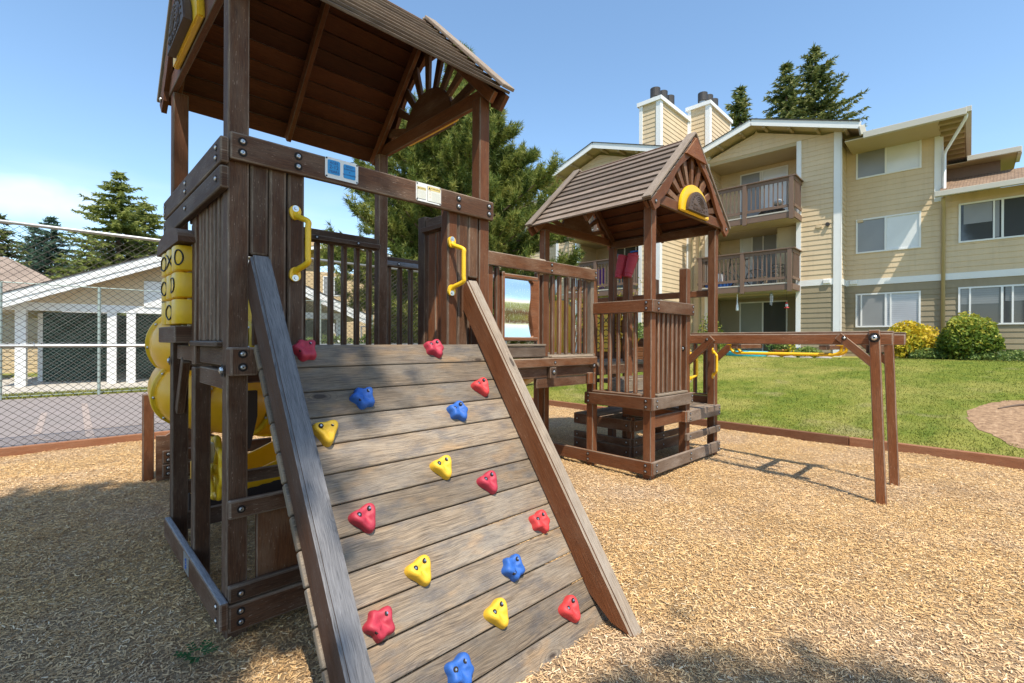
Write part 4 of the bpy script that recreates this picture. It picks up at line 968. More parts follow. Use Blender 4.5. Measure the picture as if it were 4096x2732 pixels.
# mulch bed on the lawn
bm = bmesh.new(); c = bm.verts.new((10.7, -1.0, lawn_z(10.7, -1.0) + .05)); ring = []
for i in range(144):
    t = 2 * math.pi * i / 144; jt = .05 * mnoise.noise(Vector((math.cos(t) * 4, math.sin(t) * 4, 0))) + .03 * mnoise.noise(Vector((math.cos(t) * 15, math.sin(t) * 15, 0))); r1 = 1.85 * (1 + .05 * math.sin(3 * t) + jt); r2 = 1.52 * (1 + .06 * math.sin(2 * t + 1) + jt); X_, Y_ = 10.7 + r1 * math.cos(t), -1.0 + r2 * math.sin(t); ring.append(bm.verts.new((X_, Y_, lawn_z(X_, Y_) + .006)))
mid = [bm.verts.new(((v.co.x * .7 + 10.7 * .3), v.co.y * .7 - 1.0 * .3, 0)) for v in ring]
for v in mid: v.co.z = lawn_z(v.co.x, v.co.y) + .035
for i in range(144):
    j = (i + 1) % 144; bm.faces.new((ring[i], ring[j], mid[j], mid[i])); bm.faces.new((mid[i], mid[j], c))
tag(finish('dirt_patch', bm, 'dirt', None, None, True), None, None, None, 'structure')
for k, (pts_, r0) in enumerate((([(9.7, -.25, .02), (10.2, -.45, .03), (10.8, -.75, .04), (11.6, -1.2, .04)], .035), ([(9.6, -.6, .01), (10.3, -.95, .03), (11.2, -1.35, .04)], .028), ([(9.3, -.75, .01), (9.9, -1.1, .03), (10.6, -1.3, .04)], .022), ([(11.3, .1, .02), (11.7, -.2, .04), (12.0, -.8, .03)], .03))):
    bm = bmesh.new(); P = smoothpath([Vector((a, b, lawn_z(a, b) + .01 + c_)) for a, b, c_ in pts_], 6); tube(bm, P, [r0 * (.4 + .6 * i / len(P)) for i in range(len(P))], 8)
    o = finish('tree_root', bm, 'bark', None, None, True)
    tag(o, ['longest grey tree root crossing the bare dirt patch', 'middle surface root on the bare dirt patch', 'short pale root near the front rim of the dirt patch', 'dark root at the back rim of the dirt patch'][k], 'tree root', 'roots on the dirt patch')
# ------------------------------------------------------------------ loose wood chips (stuff)
def chips(name, n, region, lmin, lmax, seed, dens=None):
    g = np.random.default_rng(seed); pts = []
    tot = 0
    while tot < n:
        x = g.uniform(region[0], region[1], n); y = g.uniform(region[2], region[3], n)
        dr = x * fwd.x + y * fwd.y; lat = x * right.x + y * right.y
        k = (dr > 1.3) & (lat > -dr * 1.25 - .8) & (lat < dr * 1.6 + 1.2)
        if dens: k &= g.random(n) < dens(dr)
        pts.append(np.stack([x[k], y[k]], 1)); tot += k.sum()
    p = np.concatenate(pts)[:n]; n = len(p)
    z = np.array([gz(a, b) for a, b in p])
    # gently raised drifts near posts come from gz; chips lie at random tilts
    l = lmin + (lmax - lmin) * g.random(n) ** 1.8; w_ = np.minimum(l * g.uniform(.22, .55, n), .0075); a = g.uniform(0, 2 * np.pi, n)
    tl_ = g.normal(0, .18, n); rl_ = g.normal(0, .35, n); zz = z + .002 + np.abs(g.normal(0, .006, n))
    A = np.stack([np.cos(a) * np.cos(tl_), np.sin(a) * np.cos(tl_), np.sin(tl_)], 1); B = np.stack([-np.sin(a) * np.cos(rl_), np.cos(a) * np.cos(rl_), np.sin(rl_)], 1)
    c = np.column_stack([p, zz]); U_ = np.cross(A, B); h = (w_ * .12)[:, None] * U_
    L_ = A * l[:, None] / 2; Wd = B * w_[:, None] / 2
    v = np.stack([c - L_ - Wd * .55, c - L_ * .95 + h, c + L_ * .97 + h, c + L_ - Wd * .7, c + L_ * .93 + Wd * .6, c - L_ + Wd * .8], 1).reshape(-1, 3)
    b = (np.arange(n) * 6)[:, None]; F = np.concatenate([b + np.array([0, 1, 2, 3]), b + np.array([1, 5, 4, 2])], 0)
    t = np.repeat(np.clip(g.normal(.53, .25, n), 0, 1), 6)
    o = np_mesh(name, v, F, 'chips', None, t); tag(o, 'loose brown and tan wood chips covering the playground floor', 'wood chips', None, 'stuff'); return o
chips('wood_chips', 540000, (-2.5, 8.33, -2.5, 8.84), .009, .036, 3, lambda d: np.clip(4.2 / np.maximum(d, 1.5), .25, 1) ** 1.3)
# grass blades (stuff)
def blades(name, n, fx, seed, hmin, hmax, mat='blade', wid=.012):
    g = np.random.default_rng(seed); p = fx(g, n); n = len(p); z = np.array([lawn_z(a, b) if a > 8.43 else 0.0 for a, b in p]); h = g.uniform(hmin, hmax, n); a = g.uniform(0, 2 * np.pi, n); w_ = g.uniform(.6, 1.3, n) * wid
    base = np.column_stack([p, z]); d = np.stack([np.cos(a), np.sin(a), 0 * a], 1) * w_[:, None]; ln = np.stack([g.normal(0, .4, n) * h, g.normal(0, .4, n) * h, h], 1)
    v = np.stack([base - d, base + d, base + ln], 1).reshape(-1, 3); F = (np.arange(n) * 3)[:, None] + np.array([0, 1, 2]); return np_mesh(name, v, F, mat, None, np.repeat(g.random(n), 3), nper=3)
def lawn_pts(g, n):
    u = g.random(n) ** 1.5; x = 8.45 + u * 10.4; y = g.uniform(-6, 13, n); k = (((x - 10.7) / 1.85) ** 2 + ((y + 1.0) / 1.52) ** 2 > 1.0); return np.stack([x[k], y[k]], 1)
tag(blades('grass', 200000, lawn_pts, 5, .010, .028, wid=.008), 'mown green lawn rising to the apartment building', 'grass', None, 'stuff')
def strip_pts(g, n): return np.stack([g.uniform(-8, 8, n), g.uniform(17.1, 18.2, n)], 1)
tag(blades('grass', 20000, strip_pts, 6, .04, .10, wid=.02), 'narrow grass strip behind the far court fence', 'grass', None, 'stuff')
# ================================================================== CHAIN LINK FENCES
def wire_mesh(name, x0, x1, z0, z1, y, pw, ph, r, mat, parent, ydir=None):
    """diagonal woven wires clipped to a rectangle in the x-z plane, each a 3-sided rod"""
    V = []; Fq = []; kk = ph / pw
    def rod(a, b, dy):
        a, b = np.array(a, float), np.array(b, float); d = b - a; l = np.linalg.norm(d)
        if l < .02: return
        d /= l; u = np.array([0, 1, 0.]); w_ = np.cross(d, u); i = len(V)
        for q in (a, b):
            for t in (0, 2.094, 4.189): V.append(q + (u * math.cos(t) + w_ * math.sin(t)) * r + np.array([0, dy, 0]))
        for k in range(3): Fq.append((i + k, i + (k + 1) % 3, i + 3 + (k + 1) % 3, i + 3 + k))
    H = z1 - z0; c = x0 - H / kk
    while c < x1:
        # rising wire: x=c+t, z=z0+kk*t
        ta, tb_ = max(0, x0 - c), min(H / kk, x1 - c)
        if tb_ > ta: rod((c + ta, y, z0 + kk * ta), (c + tb_, y, z0 + kk * tb_), r * .6)
        if tb_ > ta: rod((c + ta, y, z1 - kk * ta), (c + tb_, y, z1 - kk * tb_), -r * .6)
        c += pw
    return np_mesh(name, V, Fq, mat, parent, None, ((x0 + x1) / 2, y, (z0 + z1) / 2))
cf = thing('chain_link_fence', 'tall bare steel chain link fence right behind the wood chips', 'fence', (0, 8.95, 0))
X0, X1 = -4.5, 8.2
wire_mesh('mesh', X0, X1, 1.43, 2.97, 8.965, .105, .085, .0031, 'wire', cf); wire_mesh('mesh', X0, X1, .06, 1.43, 8.965, .105, .085, .0031, 'wire', cf)
for z, r in ((3.0, .024), (1.405, .022), (.09, .004)):
    bm = bmesh.new(); cyl(bm, (X0, 8.94, z), (X1, 8.94, z), r, n=12); finish('rail', bm, 'galv', cf, None, True)
bm = bmesh.new()
for z in (1.437,):
    n_ = int((X1 - X0) / .035); tube(bm, [(X0 + i * .035, 8.955 + .008 * math.sin(i * 2.1), z + .009 * math.cos(i * 2.1)) for i in range(n_)], .003, 4)
finish('tension_wire', bm, 'galv', cf)
for x in (-3.6, 2.95, 6.2):
    bm = bmesh.new(); cyl(bm, (x, 8.93, -.1), (x, 8.93, 3.02), .032, n=12); finish('post', bm, 'galv', cf, None, True)
for x in (-.18, .50, 1.05):
    bm = bmesh.new(); tube(bm, [(x + .01, 8.958, 1.45), (x + .014, 8.905, 1.42), (x + .01, 8.91, 1.385), (x + .02, 8.96, 1.36)], .003, 5); finish('wire_tie', bm, 'steel', cf)
ff = thing('chain_link_fence', 'green-tinted chain link fence at the far side of the court', 'fence', (0, 17, 0))
wire_mesh('mesh', -6.5, 9.0, .06, 2.86, 17.0, .11, .09, .0019, 'wire_far', ff)
for z in (2.88, .07):
    bm = bmesh.new(); cyl(bm, (-6.5, 17, z), (9, 17, z), .014 if z > 1 else .008, n=8); finish('rail', bm, 'wire_far', ff)
for x in (-3.9, -.90, .925, 3.9, 6.9, 8.9):
    bm = bmesh.new(); cyl(bm, (x, 17.02, -.1), (x, 17.02, 2.9), .036, n=10); finish('post', bm, 'wire_far', ff)
sf = thing('chain_link_fence', 'return stretch of chain link fence at the right end of the court', 'fence', (8.45, 12, 0))
w_ = wire_mesh('mesh', -4.0, 4.0, .06, 2.0, 0.0, .11, .09, .0019, 'wire_far', sf); w_.location = (0, .98, 1.03); w_.rotation_euler = (0, 0, R(90))
for y in (9, 11, 13, 15, 17):
    bm = bmesh.new(); cyl(bm, (8.45, y, -.1), (8.45, y, 2.05), .03, n=8); finish('post', bm, 'galv', sf)
bm = bmesh.new(); cyl(bm, (8.45, 9, 2.02), (8.45, 17, 2.02), .02, n=8); finish('rail', bm, 'galv', sf)

# ================================================================== BUILDING KIT
class Fr:
    """local frame: s along the front (to the left), q away from the camera, z up"""
    def __init__(f, ang, o=(0, 0)): f.g = Vector((math.cos(ang), math.sin(ang), 0)); f.w = Vector((-math.sin(ang), math.cos(ang), 0)); f.o = Vector((o[0], o[1], 0))
    def P(f, s, q, z): return f.o + f.w * s + f.g * q + Vector((0, 0, z))
    def box(f, name, s, q, z, mat, par, bev=0.0):
        bm = bmesh.new(); d = (s[1] - s[0], q[1] - q[0], z[1] - z[0]); c = f.P((s[0] + s[1]) / 2, (q[0] + q[1]) / 2, (z[0] + z[1]) / 2)
        A = [f.w, f.g, Vector((0, 0, 1))]; i = d.index(max(d)); j, k = {0: (1, 2), 1: (2, 0), 2: (0, 1)}[i]
        addbox(bm, c, A[i], A[j], A[k], d[i], d[j], d[k], bev, 0, 1); bmesh.ops.recalc_face_normals(bm, faces=bm.faces[:]); return finish(name, bm, mat, par, c)
B = Fr(R(2.25))
def siding(name, F, par, plane, c, a0, a1, z0, z1, mat, holes=(), lap=.185, clip=None, out_=-1):
    """lap siding on plane q=c or s=c between a0..a1 ; clip(z)->(amin,amax) trims gables; out_: direction of the outside along the plane normal"""
    V = []; Fq = []
    def pt(a, z, o): return F.P(a, c + o * out_, z) if plane == 'q' else F.P(c + o * out_, a, z)
    z = z0
    while z < z1 - 1e-4:
        zt = min(z + lap, z1); br = sorted({z, zt} | {h for q in holes for h in (q[2], q[3]) if z < h < zt})
        for zb, zu in zip(br, br[1:]):
            iv = [(a0, a1)]
            for q in holes:
                if q[2] < zu - 1e-5 and q[3] > zb + 1e-5:
                    nv = []
                    for u, v in iv:
                        if q[1] <= u or q[0] >= v: nv.append((u, v)); continue
                        if q[0] > u: nv.append((u, q[0]))
                        if q[1] < v: nv.append((q[1], v))
                    iv = nv
            for u, v in iv:
                ub, vb, ut, vt = u, v, u, v
                if clip:
                    c0, c1 = clip(zb), clip(zu); ub, vb, ut, vt = max(u, c0[0]), min(v, c0[1]), max(u, c1[0]), min(v, c1[1])
                    if vb <= ub: continue
                    if vt < ut: ut = vt = (ut + vt) / 2
                ob, ot = .004 + .016 * (zt - zb) / lap, .004 + .016 * (zt - zu) / lap; i = len(V)
                V += [pt(ub, zb, ob), pt(vb, zb, ob), pt(vt, zu, ot), pt(ut, zu, ot)]; Fq.append((i, i + 1, i + 2, i + 3))
                if zb == z:
                    i = len(V); V += [pt(ub, zb, ob), pt(vb, zb, ob), pt(vb, zb, 0), pt(ub, zb, 0)]; Fq.append((i, i + 1, i + 2, i + 3))
        z = zt
    return np_mesh(name, [tuple(v) for v in V], Fq, mat, par, np.full(len(V), .5), tuple(V[0]))
def window(F, par, s0, s1, z0, z1, q, panes, name='window', sash=()):
    """panes: list of (fraction, glass material), from the left in the picture (high s) to the right"""
    t = .052; fr_ = F.box(name, (s0, s1), (q - .045, q + .0), (z0, z1), 'white', par)
    bpy.data.objects[fr_.name]; bm = bmesh.new()
    # replace the solid by four frame bars
    def bx(s, z): addbox(bm, F.P((s[0] + s[1]) / 2, q - .02, (z[0] + z[1]) / 2), F.w, F.g, (0, 0, 1), s[1] - s[0], .055, z[1] - z[0], 0)
    bx((s0, s1), (z0, z0 + t)); bx((s0, s1), (z1 - t, z1)); bx((s0, s0 + t), (z0 + t, z1 - t)); bx((s1 - t, s1), (z0 + t, z1 - t))
    tot = s1 - s0 - 2 * t; s = s1 - t; cells = []
    for i, (f_, g_) in enumerate(panes):
        w2 = tot * f_; cells.append((s - w2, s, g_)); s -= w2
        if i < len(panes) - 1: bx((s - .028, s + .028), (z0 + t, z1 - t))
    for a in sash: bx((s1 - t - tot * a - .022, s1 - t - tot * a + .022), (z0 + t, z1 - t))
    org = POS[fr_.name]
    for v in bm.verts: v.co -= org
    me = bpy.data.meshes.new(name); bm.to_mesh(me); bm.free(); me.materials.append(M['white']); fr_.data = me
    for a, b, g_ in cells: F.box('pane', (a, b), (q - .012, q + .02), (z0 + t * .9, z1 - t * .9), g_, fr_)
    return fr_
def balcony(F, par, s0, s1, q0, q1, z, n_post=(.5,), left_rail=True, name='balcony'):
    b = F.box(name, (s0, s1), (q0, q1), (z - .22, z), 'trimbrown', par)
    F.box('soffit', (s0 + .05, s1 - .05), (q0 + .05, q1 - .02), (z - .235, z - .222), 'soffit', b)
    F.box('floor_edge', (s0 + .12, s1 - .12), (q0 - .01, q0 + .1), (z + .003, z + .05), 'concrete', b)
    F.box('top_rail', (s0 - .06, s1 + .06), (q0 - .06, q0 + .09), (z + 1.27, z + 1.31), 'trimbrown', b); F.box('rail', (s0, s1), (q0 - .0, q0 + .04), (z + 1.14, z + 1.268), 'trimbrown', b)
    F.box('rail', (s0, s1), (q0 - .0, q0 + .04), (z + .17, z + .27), 'trimbrown', b)
    n = int((s1 - s0) / .155)
    for i in range(n):
        s = s0 + .1 + (s1 - s0 - .2) * i / (n - 1); F.box('baluster', (s - .019, s + .019), (q0 + .004, q0 + .036), (z + .27, z + 1.14), 'trimbrown', b)
    for f_ in (0.03,) + tuple(n_post) + (.97,):
        s = s0 + (s1 - s0) * f_; F.box('post', (s - .07, s + .07), (q0 - .05, q0 + .045), (z - .28, z + 1.27), 'trimbrown', b)
    for s in ((s0,) if left_rail else ()) + (s1,) if False else (s0, s1):
        F.box('top_rail', (s - .06, s + .08), (q0 + .09, q1), (z + 1.272, z + 1.308), 'trimbrown', b); F.box('rail', (s, s + .04), (q0 + .05, q1), (z + .17, z + .27), 'trimbrown', b); F.box('rail', (s, s + .04), (q0 + .05, q1), (z + 1.14, z + 1.268), 'trimbrown', b)
        n2 = max(2, int((q1 - q0) / .16))
        for i in range(1, n2): q = q0 + (q1 - q0) * i / n2; F.box('baluster', (s + .003, s + .036), (q - .019, q + .019), (z + .27, z + 1.14), 'trimbrown', b)
    return b
def gable(F, par, s0, s1, qf, qb, zl, zapex, sa, fasc='white', ov=.0, mat='shingle', rafters=True, zr=None):
    """gable roof, ridge running back from (sa, qf); s0..s1 eaves; returns roof"""
    zr = zl if zr is None else zr
    bm = bmesh.new(); th = .16
    for a, za, b, zb in ((s0, zr, sa, zapex), (sa, zapex, s1, zl)):
        pts = [F.P(a, qf, za), F.P(b, qf, zb), F.P(b, qb, zb), F.P(a, qb, za)]; lo = [p - Vector((0, 0, th)) for p in pts]
        A = [bm.verts.new(p) for p in pts]; Bq = [bm.verts.new(p) for p in lo]
        f1 = bm.faces.new(A); f1.material_index = 0; f2 = bm.faces.new(Bq[::-1]); f2.material_index = 1
        for i in range(4): bm.faces.new((A[i], Bq[i], Bq[(i + 1) % 4], A[(i + 1) % 4])).material_index = 1
    bmesh.ops.recalc_face_normals(bm, faces=bm.faces[:]); r = finish('roof', bm, [mat, 'soffit'], par)
    for a, za, b, zb in ((s0, zr, sa, zapex), (sa, zapex, s1, zl)):
        p0, p1 = F.P(a, qf - .02, za - .085), F.P(b, qf - .02, zb - .085); beam('fascia', p0, p1, .23, .04, (0, 0, 1), fasc, r, .003)
        beam('drip_edge', p0 + Vector((0, 0, .135)), p1 + Vector((0, 0, .135)), .03, .09, (0, 0, 1), 'flue', r, .003)
        n = 4
        for i in range(n):
            t = (i + .5) / n; p = p0.lerp(p1, t) + Vector((0, 0, -.13)); beam('outlooker', p + F.g * .05, p + F.g * .62, .1, .09, (0, 0, 1), 'rafter', r, .003)
    return r

# ------------------------------------------------------------------ main apartment block (its own metres measured from the photo)
ab = thing('apartment_building', 'three storey tan and olive lap sided apartment building with balconies and white trim', 'building', tuple(B.P(6, 22, 1)))
Q1, Q0, QL = 21.714, 20.66, 18.35; ZB, ZT = 3.62, 3.84
# windows on the main wall
H1 = [(1.235, 3.09, 7.56, 8.82), (1.235, 3.08, 4.80, 6.065), (1.235, 3.08, 2.07, 3.31)]
H2 = [(-1.75, .29, 4.82, 6.12), (-1.75, .29, 2.10, 3.35)]
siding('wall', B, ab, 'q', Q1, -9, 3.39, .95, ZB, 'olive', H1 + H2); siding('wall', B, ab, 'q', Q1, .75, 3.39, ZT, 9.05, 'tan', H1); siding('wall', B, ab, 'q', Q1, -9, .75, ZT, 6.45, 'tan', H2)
B.box('band_trim', (-9, 3.39), (Q1 - .03, Q1 + .02), (ZB, ZT), 'white', ab)
window(B, ab, *H1[0], Q1, [(.47, 'glass_grey'), (.53, 'glass_white')]); window(B, ab, *H1[1], Q1, [(.47, 'glass_grey'), (.53, 'glass_white')]); window(B, ab, *H1[2], Q1, [(.48, 'glass_grey'), (.52, 'glass_blind')], sash=(.07, .56))
window(B, ab, *H2[0], Q1, [(.50, 'glass_dark'), (.50, 'glass_dark')], sash=(.40,)); window(B, ab, *H2[1], Q1, [(.50, 'glass_dark'), (.50, 'glass_dark')], sash=(.12, .62))
for s0_, z0_ in ((-4.6, 4.82), (-4.6, 2.1)): window(B, ab, s0_, s0_ + 1.9, z0_, z0_ + 1.3, Q1, [(.5, 'glass_dark'), (.5, 'glass_dark')])
# blinds behind dark glass (upper parts lighter)
M['glass_blind_dk'] = glassy('glass_over_shaded_blind', (.16, .17, .18), .08, 4.5)
for a_, b_, z0_, z1_, m_ in ((-.66, .22, 2.78, 3.29, 'glass_blind_dk'), (-1.69, -.80, 2.84, 3.29, 'glass_blind_dk'), (-.50, .17, 5.42, 6.06, 'glass_grey'), (-.66, -.52, 4.90, 6.06, 'glass_grey')):
    B.box('blind', (a_, b_), (Q1 - .018, Q1 - .014), (z0_, z1_), m_, ab)
# side of the bay, its front, corner boards
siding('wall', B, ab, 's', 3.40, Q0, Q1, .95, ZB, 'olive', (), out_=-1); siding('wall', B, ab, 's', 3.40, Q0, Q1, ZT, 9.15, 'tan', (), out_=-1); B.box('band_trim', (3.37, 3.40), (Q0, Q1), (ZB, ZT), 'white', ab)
B.box('corner_board', (3.385, 3.60), (Q0 - .05, Q0 + .01), (.9, 9.2), 'white', ab); B.box('corner_board', (3.36, 3.40), (Q0 - .05, Q0 + .10), (.9, 9.2), 'white', ab)
Hb = []
siding('wall', B, ab, 'q', Q0, 3.6, 4.64, .95, ZB, 'olive'); siding('wall', B, ab, 'q', Q0, 3.6, 4.64, ZT, 9.15, 'tan'); B.box('band_trim', (3.6, 4.64), (Q0 - .03, Q0 + .02), (ZB, ZT), 'white', ab)
B.box('corner_board', (4.64, 4.80), (Q0 - .04, Q0 + .05), (.9, 9.15), 'white', ab); B.box('corner_board', (8.10, 8.27), (Q0 - .04, Q0 + .05), (.9, 9.15), 'white', ab)
siding('wall', B, ab, 'q', Q0, 8.27, 9.06, .95, 9.6, 'tan')
SA, ZA = 6.25, 10.22
def clipg(z):
    t = (ZA - .3 - z) / .335; return (SA - t, SA + t)
siding('wall', B, ab, 'q', Q0, 3.4, 9.06, 9.16, 10.0, 'tan', (), clip=clipg)
B.box('beam_soffit', (4.64, 8.27), (Q0, Q0 + .3), (9.02, 9.165), 'soffit', ab)
# recessed balcony bay: back wall, side walls, ceilings
QR = 22.2
for z0, z1, mt, zw in ((1.0, 3.40, 'olive', (1.02, 3.25)), (3.65, 6.05, 'tan', (3.70, 6.12)), (6.3, 9.03, 'tan', (6.32, 8.86))):
    siding('recess_wall', B, ab, 'q', QR, 4.7, 8.2, z0, z1, mt, [(5.46, 7.35, zw[0], zw[1])]); siding('recess_wall', B, ab, 's', 8.2, Q0, QR, z0, z1, mt, (), out_=-1)
    B.box('recess_wall', (4.60, 4.72), (Q0 + .05, QR), (z0, z1), mt, ab)
B.box('ceiling', (4.7, 8.25), (Q0 - .0, QR), (9.03, 9.08), 'soffit', ab); B.box('ceiling', (4.7, 8.25), (Q0, QR), (6.05, 6.28), 'soffit', ab); B.box('ceiling', (4.7, 8.25), (Q0, QR), (3.38, 3.63), 'soffit', ab)
window(B, ab, 5.46, 7.35, 6.32, 8.86, QR, [(.47, 'glass_grey'), (.53, 'glass_white')], 'sliding_door', (.43,)); window(B, ab, 5.46, 7.35, 3.70, 6.12, QR, [(.25, 'glass_white'), (.55, 'glass_grey'), (.20, 'glass_blind')], 'sliding_door', (.5,)); window(B, ab, 5.46, 7.35, 1.02, 3.25, QR, [(.5, 'glass_vert'), (.5, 'glass_dark')], 'sliding_door')
B.box('storage_closet', (4.73, 5.55), (Q0 + .35, QR - .05), (3.65, 6.04), 'stucco_in', ab)
balcony(B, ab, 4.62, 8.05, 19.62, Q0 + .05, 6.30); balcony(B, ab, 4.66, 8.15, 19.60, Q0 + .05, 3.66)
# roof over the balcony bay
gable(B, ab, 2.74, 9.7, Q0 - .62, 27, 9.10, ZA, SA, 'white', zr=9.03)
# upper main block roof: hipped, open eaves with rafters
bm = bmesh.new(); zE = 8.66; e0, e1_, qf, qb = .12, 3.2, 20.12, 27.0
rt = [B.P(e0, qf, zE), B.P(e1_, qf, zE), B.P(e1_, qf + 3.4, zE + 1.2), B.P(e0 + 2.6, qf + 3.4, zE + 1.2), B.P(e0, qb, zE), B.P(e0 + 2.6, qb, zE + 1.2)]
v = [bm.verts.new(p) for p in rt]; bm.faces.new((v[0], v[1], v[2], v[3])); bm.faces.new((v[0], v[3], v[5], v[4])); lo = [bm.verts.new(B.P(a, b, zE - .05)) for a, b in ((e0, qf), (e1_, qf), (e1_, qb), (e0, qb))]; bm.faces.new(lo).material_index = 1
rf = finish('roof', bm, ['shingle', 'soffit'], ab)
beam('gutter', B.P(e0 - .02, qf - .05, zE - .08), B.P(2.66, qf - .05, zE - .08), .21, .14, UZ, 'gutter', rf, .01); beam('gutter', B.P(e0 - .06, qf - .1, zE - .04), B.P(e0 - .06, 26.5, zE - .04), .17, .14, UZ, 'gutter', rf, .01)
beam('gutter', B.P(2.66, qf - .05, zE - .04), B.P(2.72, Q0 - .62, 8.98 - .06), .17, .12, UZ, 'gutter', rf, .01)
for i in range(11): q = 20.5 + i * .58; beam('rafter', B.P(e0 + .05, q, zE - .12), B.P(.76, q, zE - .12), .13, .09, UZ, 'rafter', rf, .003)
B.box('soffit', (.74, 3.2), (qf + .02, Q1), (8.52, 8.56), 'soffit', rf)
# right side of the upper block, corner board and downspouts
siding('wall', B, ab, 's', .72, Q1, 27, 5.9, 8.62, 'tan', (), out_=-1)
B.box('corner_board', (.70, .90), (Q1 - .045, Q1 + .02), (6.30, 8.62), 'white', ab); B.box('corner_board', (.68, .72), (Q1 - .045, Q1 + .15), (6.30, 8.62), 'white', ab)
bm = bmesh.new(); tube(bm, [B.P(.10, 20.15, 8.55), B.P(.12, 20.2, 8.42), B.P(.62, Q1 - .12, 7.92), B.P(.64, Q1 - .12, 7.8), B.P(.64, Q1 - .12, 6.62), B.P(.56, Q1 - .35, 6.50)], .045, 8); finish('downspout', bm, 'white', ab, None, True)
bm = bmesh.new(); tube(bm, [B.P(.66, Q1 - .5, 6.30), B.P(.66, Q1 - .45, 6.2), B.P(.66, Q1 - .07, 6.05), B.P(.66, Q1 - .07, 1.0)], .055, 8); finish('downspout', bm, 'soffit', ab, None, True)
# lower wing roof on the right
bm = bmesh.new(); rt = [B.P(.74, 20.95, 6.43), B.P(-9, 20.95, 6.43), B.P(-9, 23.1, 7.335), B.P(.74, 23.1, 7.335)]; v = [bm.verts.new(p) for p in rt]; bm.faces.new(v); v2 = [bm.verts.new(p - Vector((0, 0, .12))) for p in rt]; bm.faces.new(v2[::-1]).material_index = 1
for i in range(4): bm.faces.new((v[i], v2[i], v2[(i + 1) % 4], v[(i + 1) % 4])).material_index = 1
bmesh.ops.recalc_face_normals(bm, faces=bm.faces[:]); lr = finish('lower_roof', bm, ['shingle', 'soffit'], ab); beam('gutter', B.P(.86, 20.9, 6.37), B.P(-9, 20.9, 6.37), .17, .14, UZ, 'gutter', lr, .01)
# rear block seen over the lower roof
bm = bmesh.new(); rt = [B.P(.6, 22.5, 7.86), B.P(-1.15, 22.5, 7.86), B.P(-1.15, 26, 8.25), B.P(.6, 26, 8.25)]; v = [bm.verts.new(p) for p in rt]; bm.faces.new(v); finish('rear_roof', bm, 'shingle', ab); beam('gutter', B.P(.1, 22.45, 7.78), B.P(-1.17, 22.45, 7.78), .17, .12, UZ, 'gutter', ab, .01)
beam('gutter', B.P(-1.14, 22.45, 7.76), B.P(-1.14, 23.6, 7.76), .2, .1, UZ, 'gutter', ab, .01)
B.box('rear_wall', (-.72, .72), (23.08, 23.2), (6.5, 7.84), 'trimbrown', ab); B.box('rear_soffit', (-1.1, .7), (22.55, 26), (7.70, 7.72), 'rafter', ab)
# vents
for s, z in ((4.05, 5.75), (2.95, 5.95)): B.box('wall_vent', (s - .09, s + .09), ((Q0 if s > 3.5 else Q1) - .06, (Q0 if s > 3.5 else Q1)), (z, z + .10), 'tan', ab)
bm = bmesh.new(); cyl(bm, B.P(3.78, Q0 - .03, 5.83), B.P(3.78, Q0 - .10, 5.83), .07, n=12); finish('dryer_vent', bm, 'flue', ab)
for s, q in ((3.80, Q0), (3.15, Q1)): B.box('vent_cover', (s - .12, s + .12), (q - .09, q - .03), (3.66, 3.83), 'white', ab, .02)
# left wing: gable front nearer the camera
siding('wall', B, ab, 'q', QL, 13.5, 14.45, 1, 3.55, 'olive'); siding('wall', B, ab, 'q', QL, 13.5, 14.45, 3.77, 9.25, 'tan'); B.box('corner_board', (14.45, 14.62), (QL - .04, QL + .05), (.9, 9.1), 'white', ab)
B.box('corner_board', (13.20, 13.42), (QL - .04, QL + .06), (.9, 9.0), 'white', ab); B.box('corner_board', (9.95, 10.10), (QL - .04, QL + .06), (.9, 9.0), 'white', ab)
def clipl(z):
    t = (9.95 - z) / .335; return (12.15 - t, 12.15 + t)
siding('wall', B, ab, 'q', QL, 9.95, 14.5, 9.02, 9.95, 'tan', (), clip=clipl)
for z0, z1, mt in ((1.0, 3.40, 'olive'), (3.65, 6.05, 'tan'), (6.3, 9.0, 'tan')):
    siding('recess_wall', B, ab, 'q', QL + 1.55, 10.0, 13.4, z0, z1, mt, [(10.5, 12.4, z0 + .05, z0 + 2.4)]); siding('recess_wall', B, ab, 's', 13.35, QL, QL + 1.55, z0, z1, mt, (), out_=-1); B.box('recess_wall', (9.93, 10.0), (QL, QL + 1.5), (z0, z1), mt, ab)
    window(B, ab, 10.5, 12.4, z0 + .05, z0 + 2.4, QL + 1.55, [(.34, 'glass_dark'), (.33, 'glass_dark'), (.33, 'glass_dark')], 'sliding_door')
for z in (3.40, 6.05, 9.0): B.box('ceiling', (9.95, 13.45), (QL, QL + 1.55), (z, z + .23 if z < 9 else z + .05), 'soffit', ab)
balcony(B, ab, 9.98, 13.3, 17.30, QL + .05, 6.30); balcony(B, ab, 9.98, 13.3, 17.30, QL + .05, 3.66)
gable(B, ab, 8.7, 15.4, QL - .62, 26, 9.15, 10.27, 12.1, 'white')
bm = bmesh.new(); c_ = B.P(12.75, QL + 1.45, 5.25); cyl(bm, c_, c_ + Vector((0, 0, .22)), .05, .06, 10); finish('wall_lamp', bm, 'white', ab)
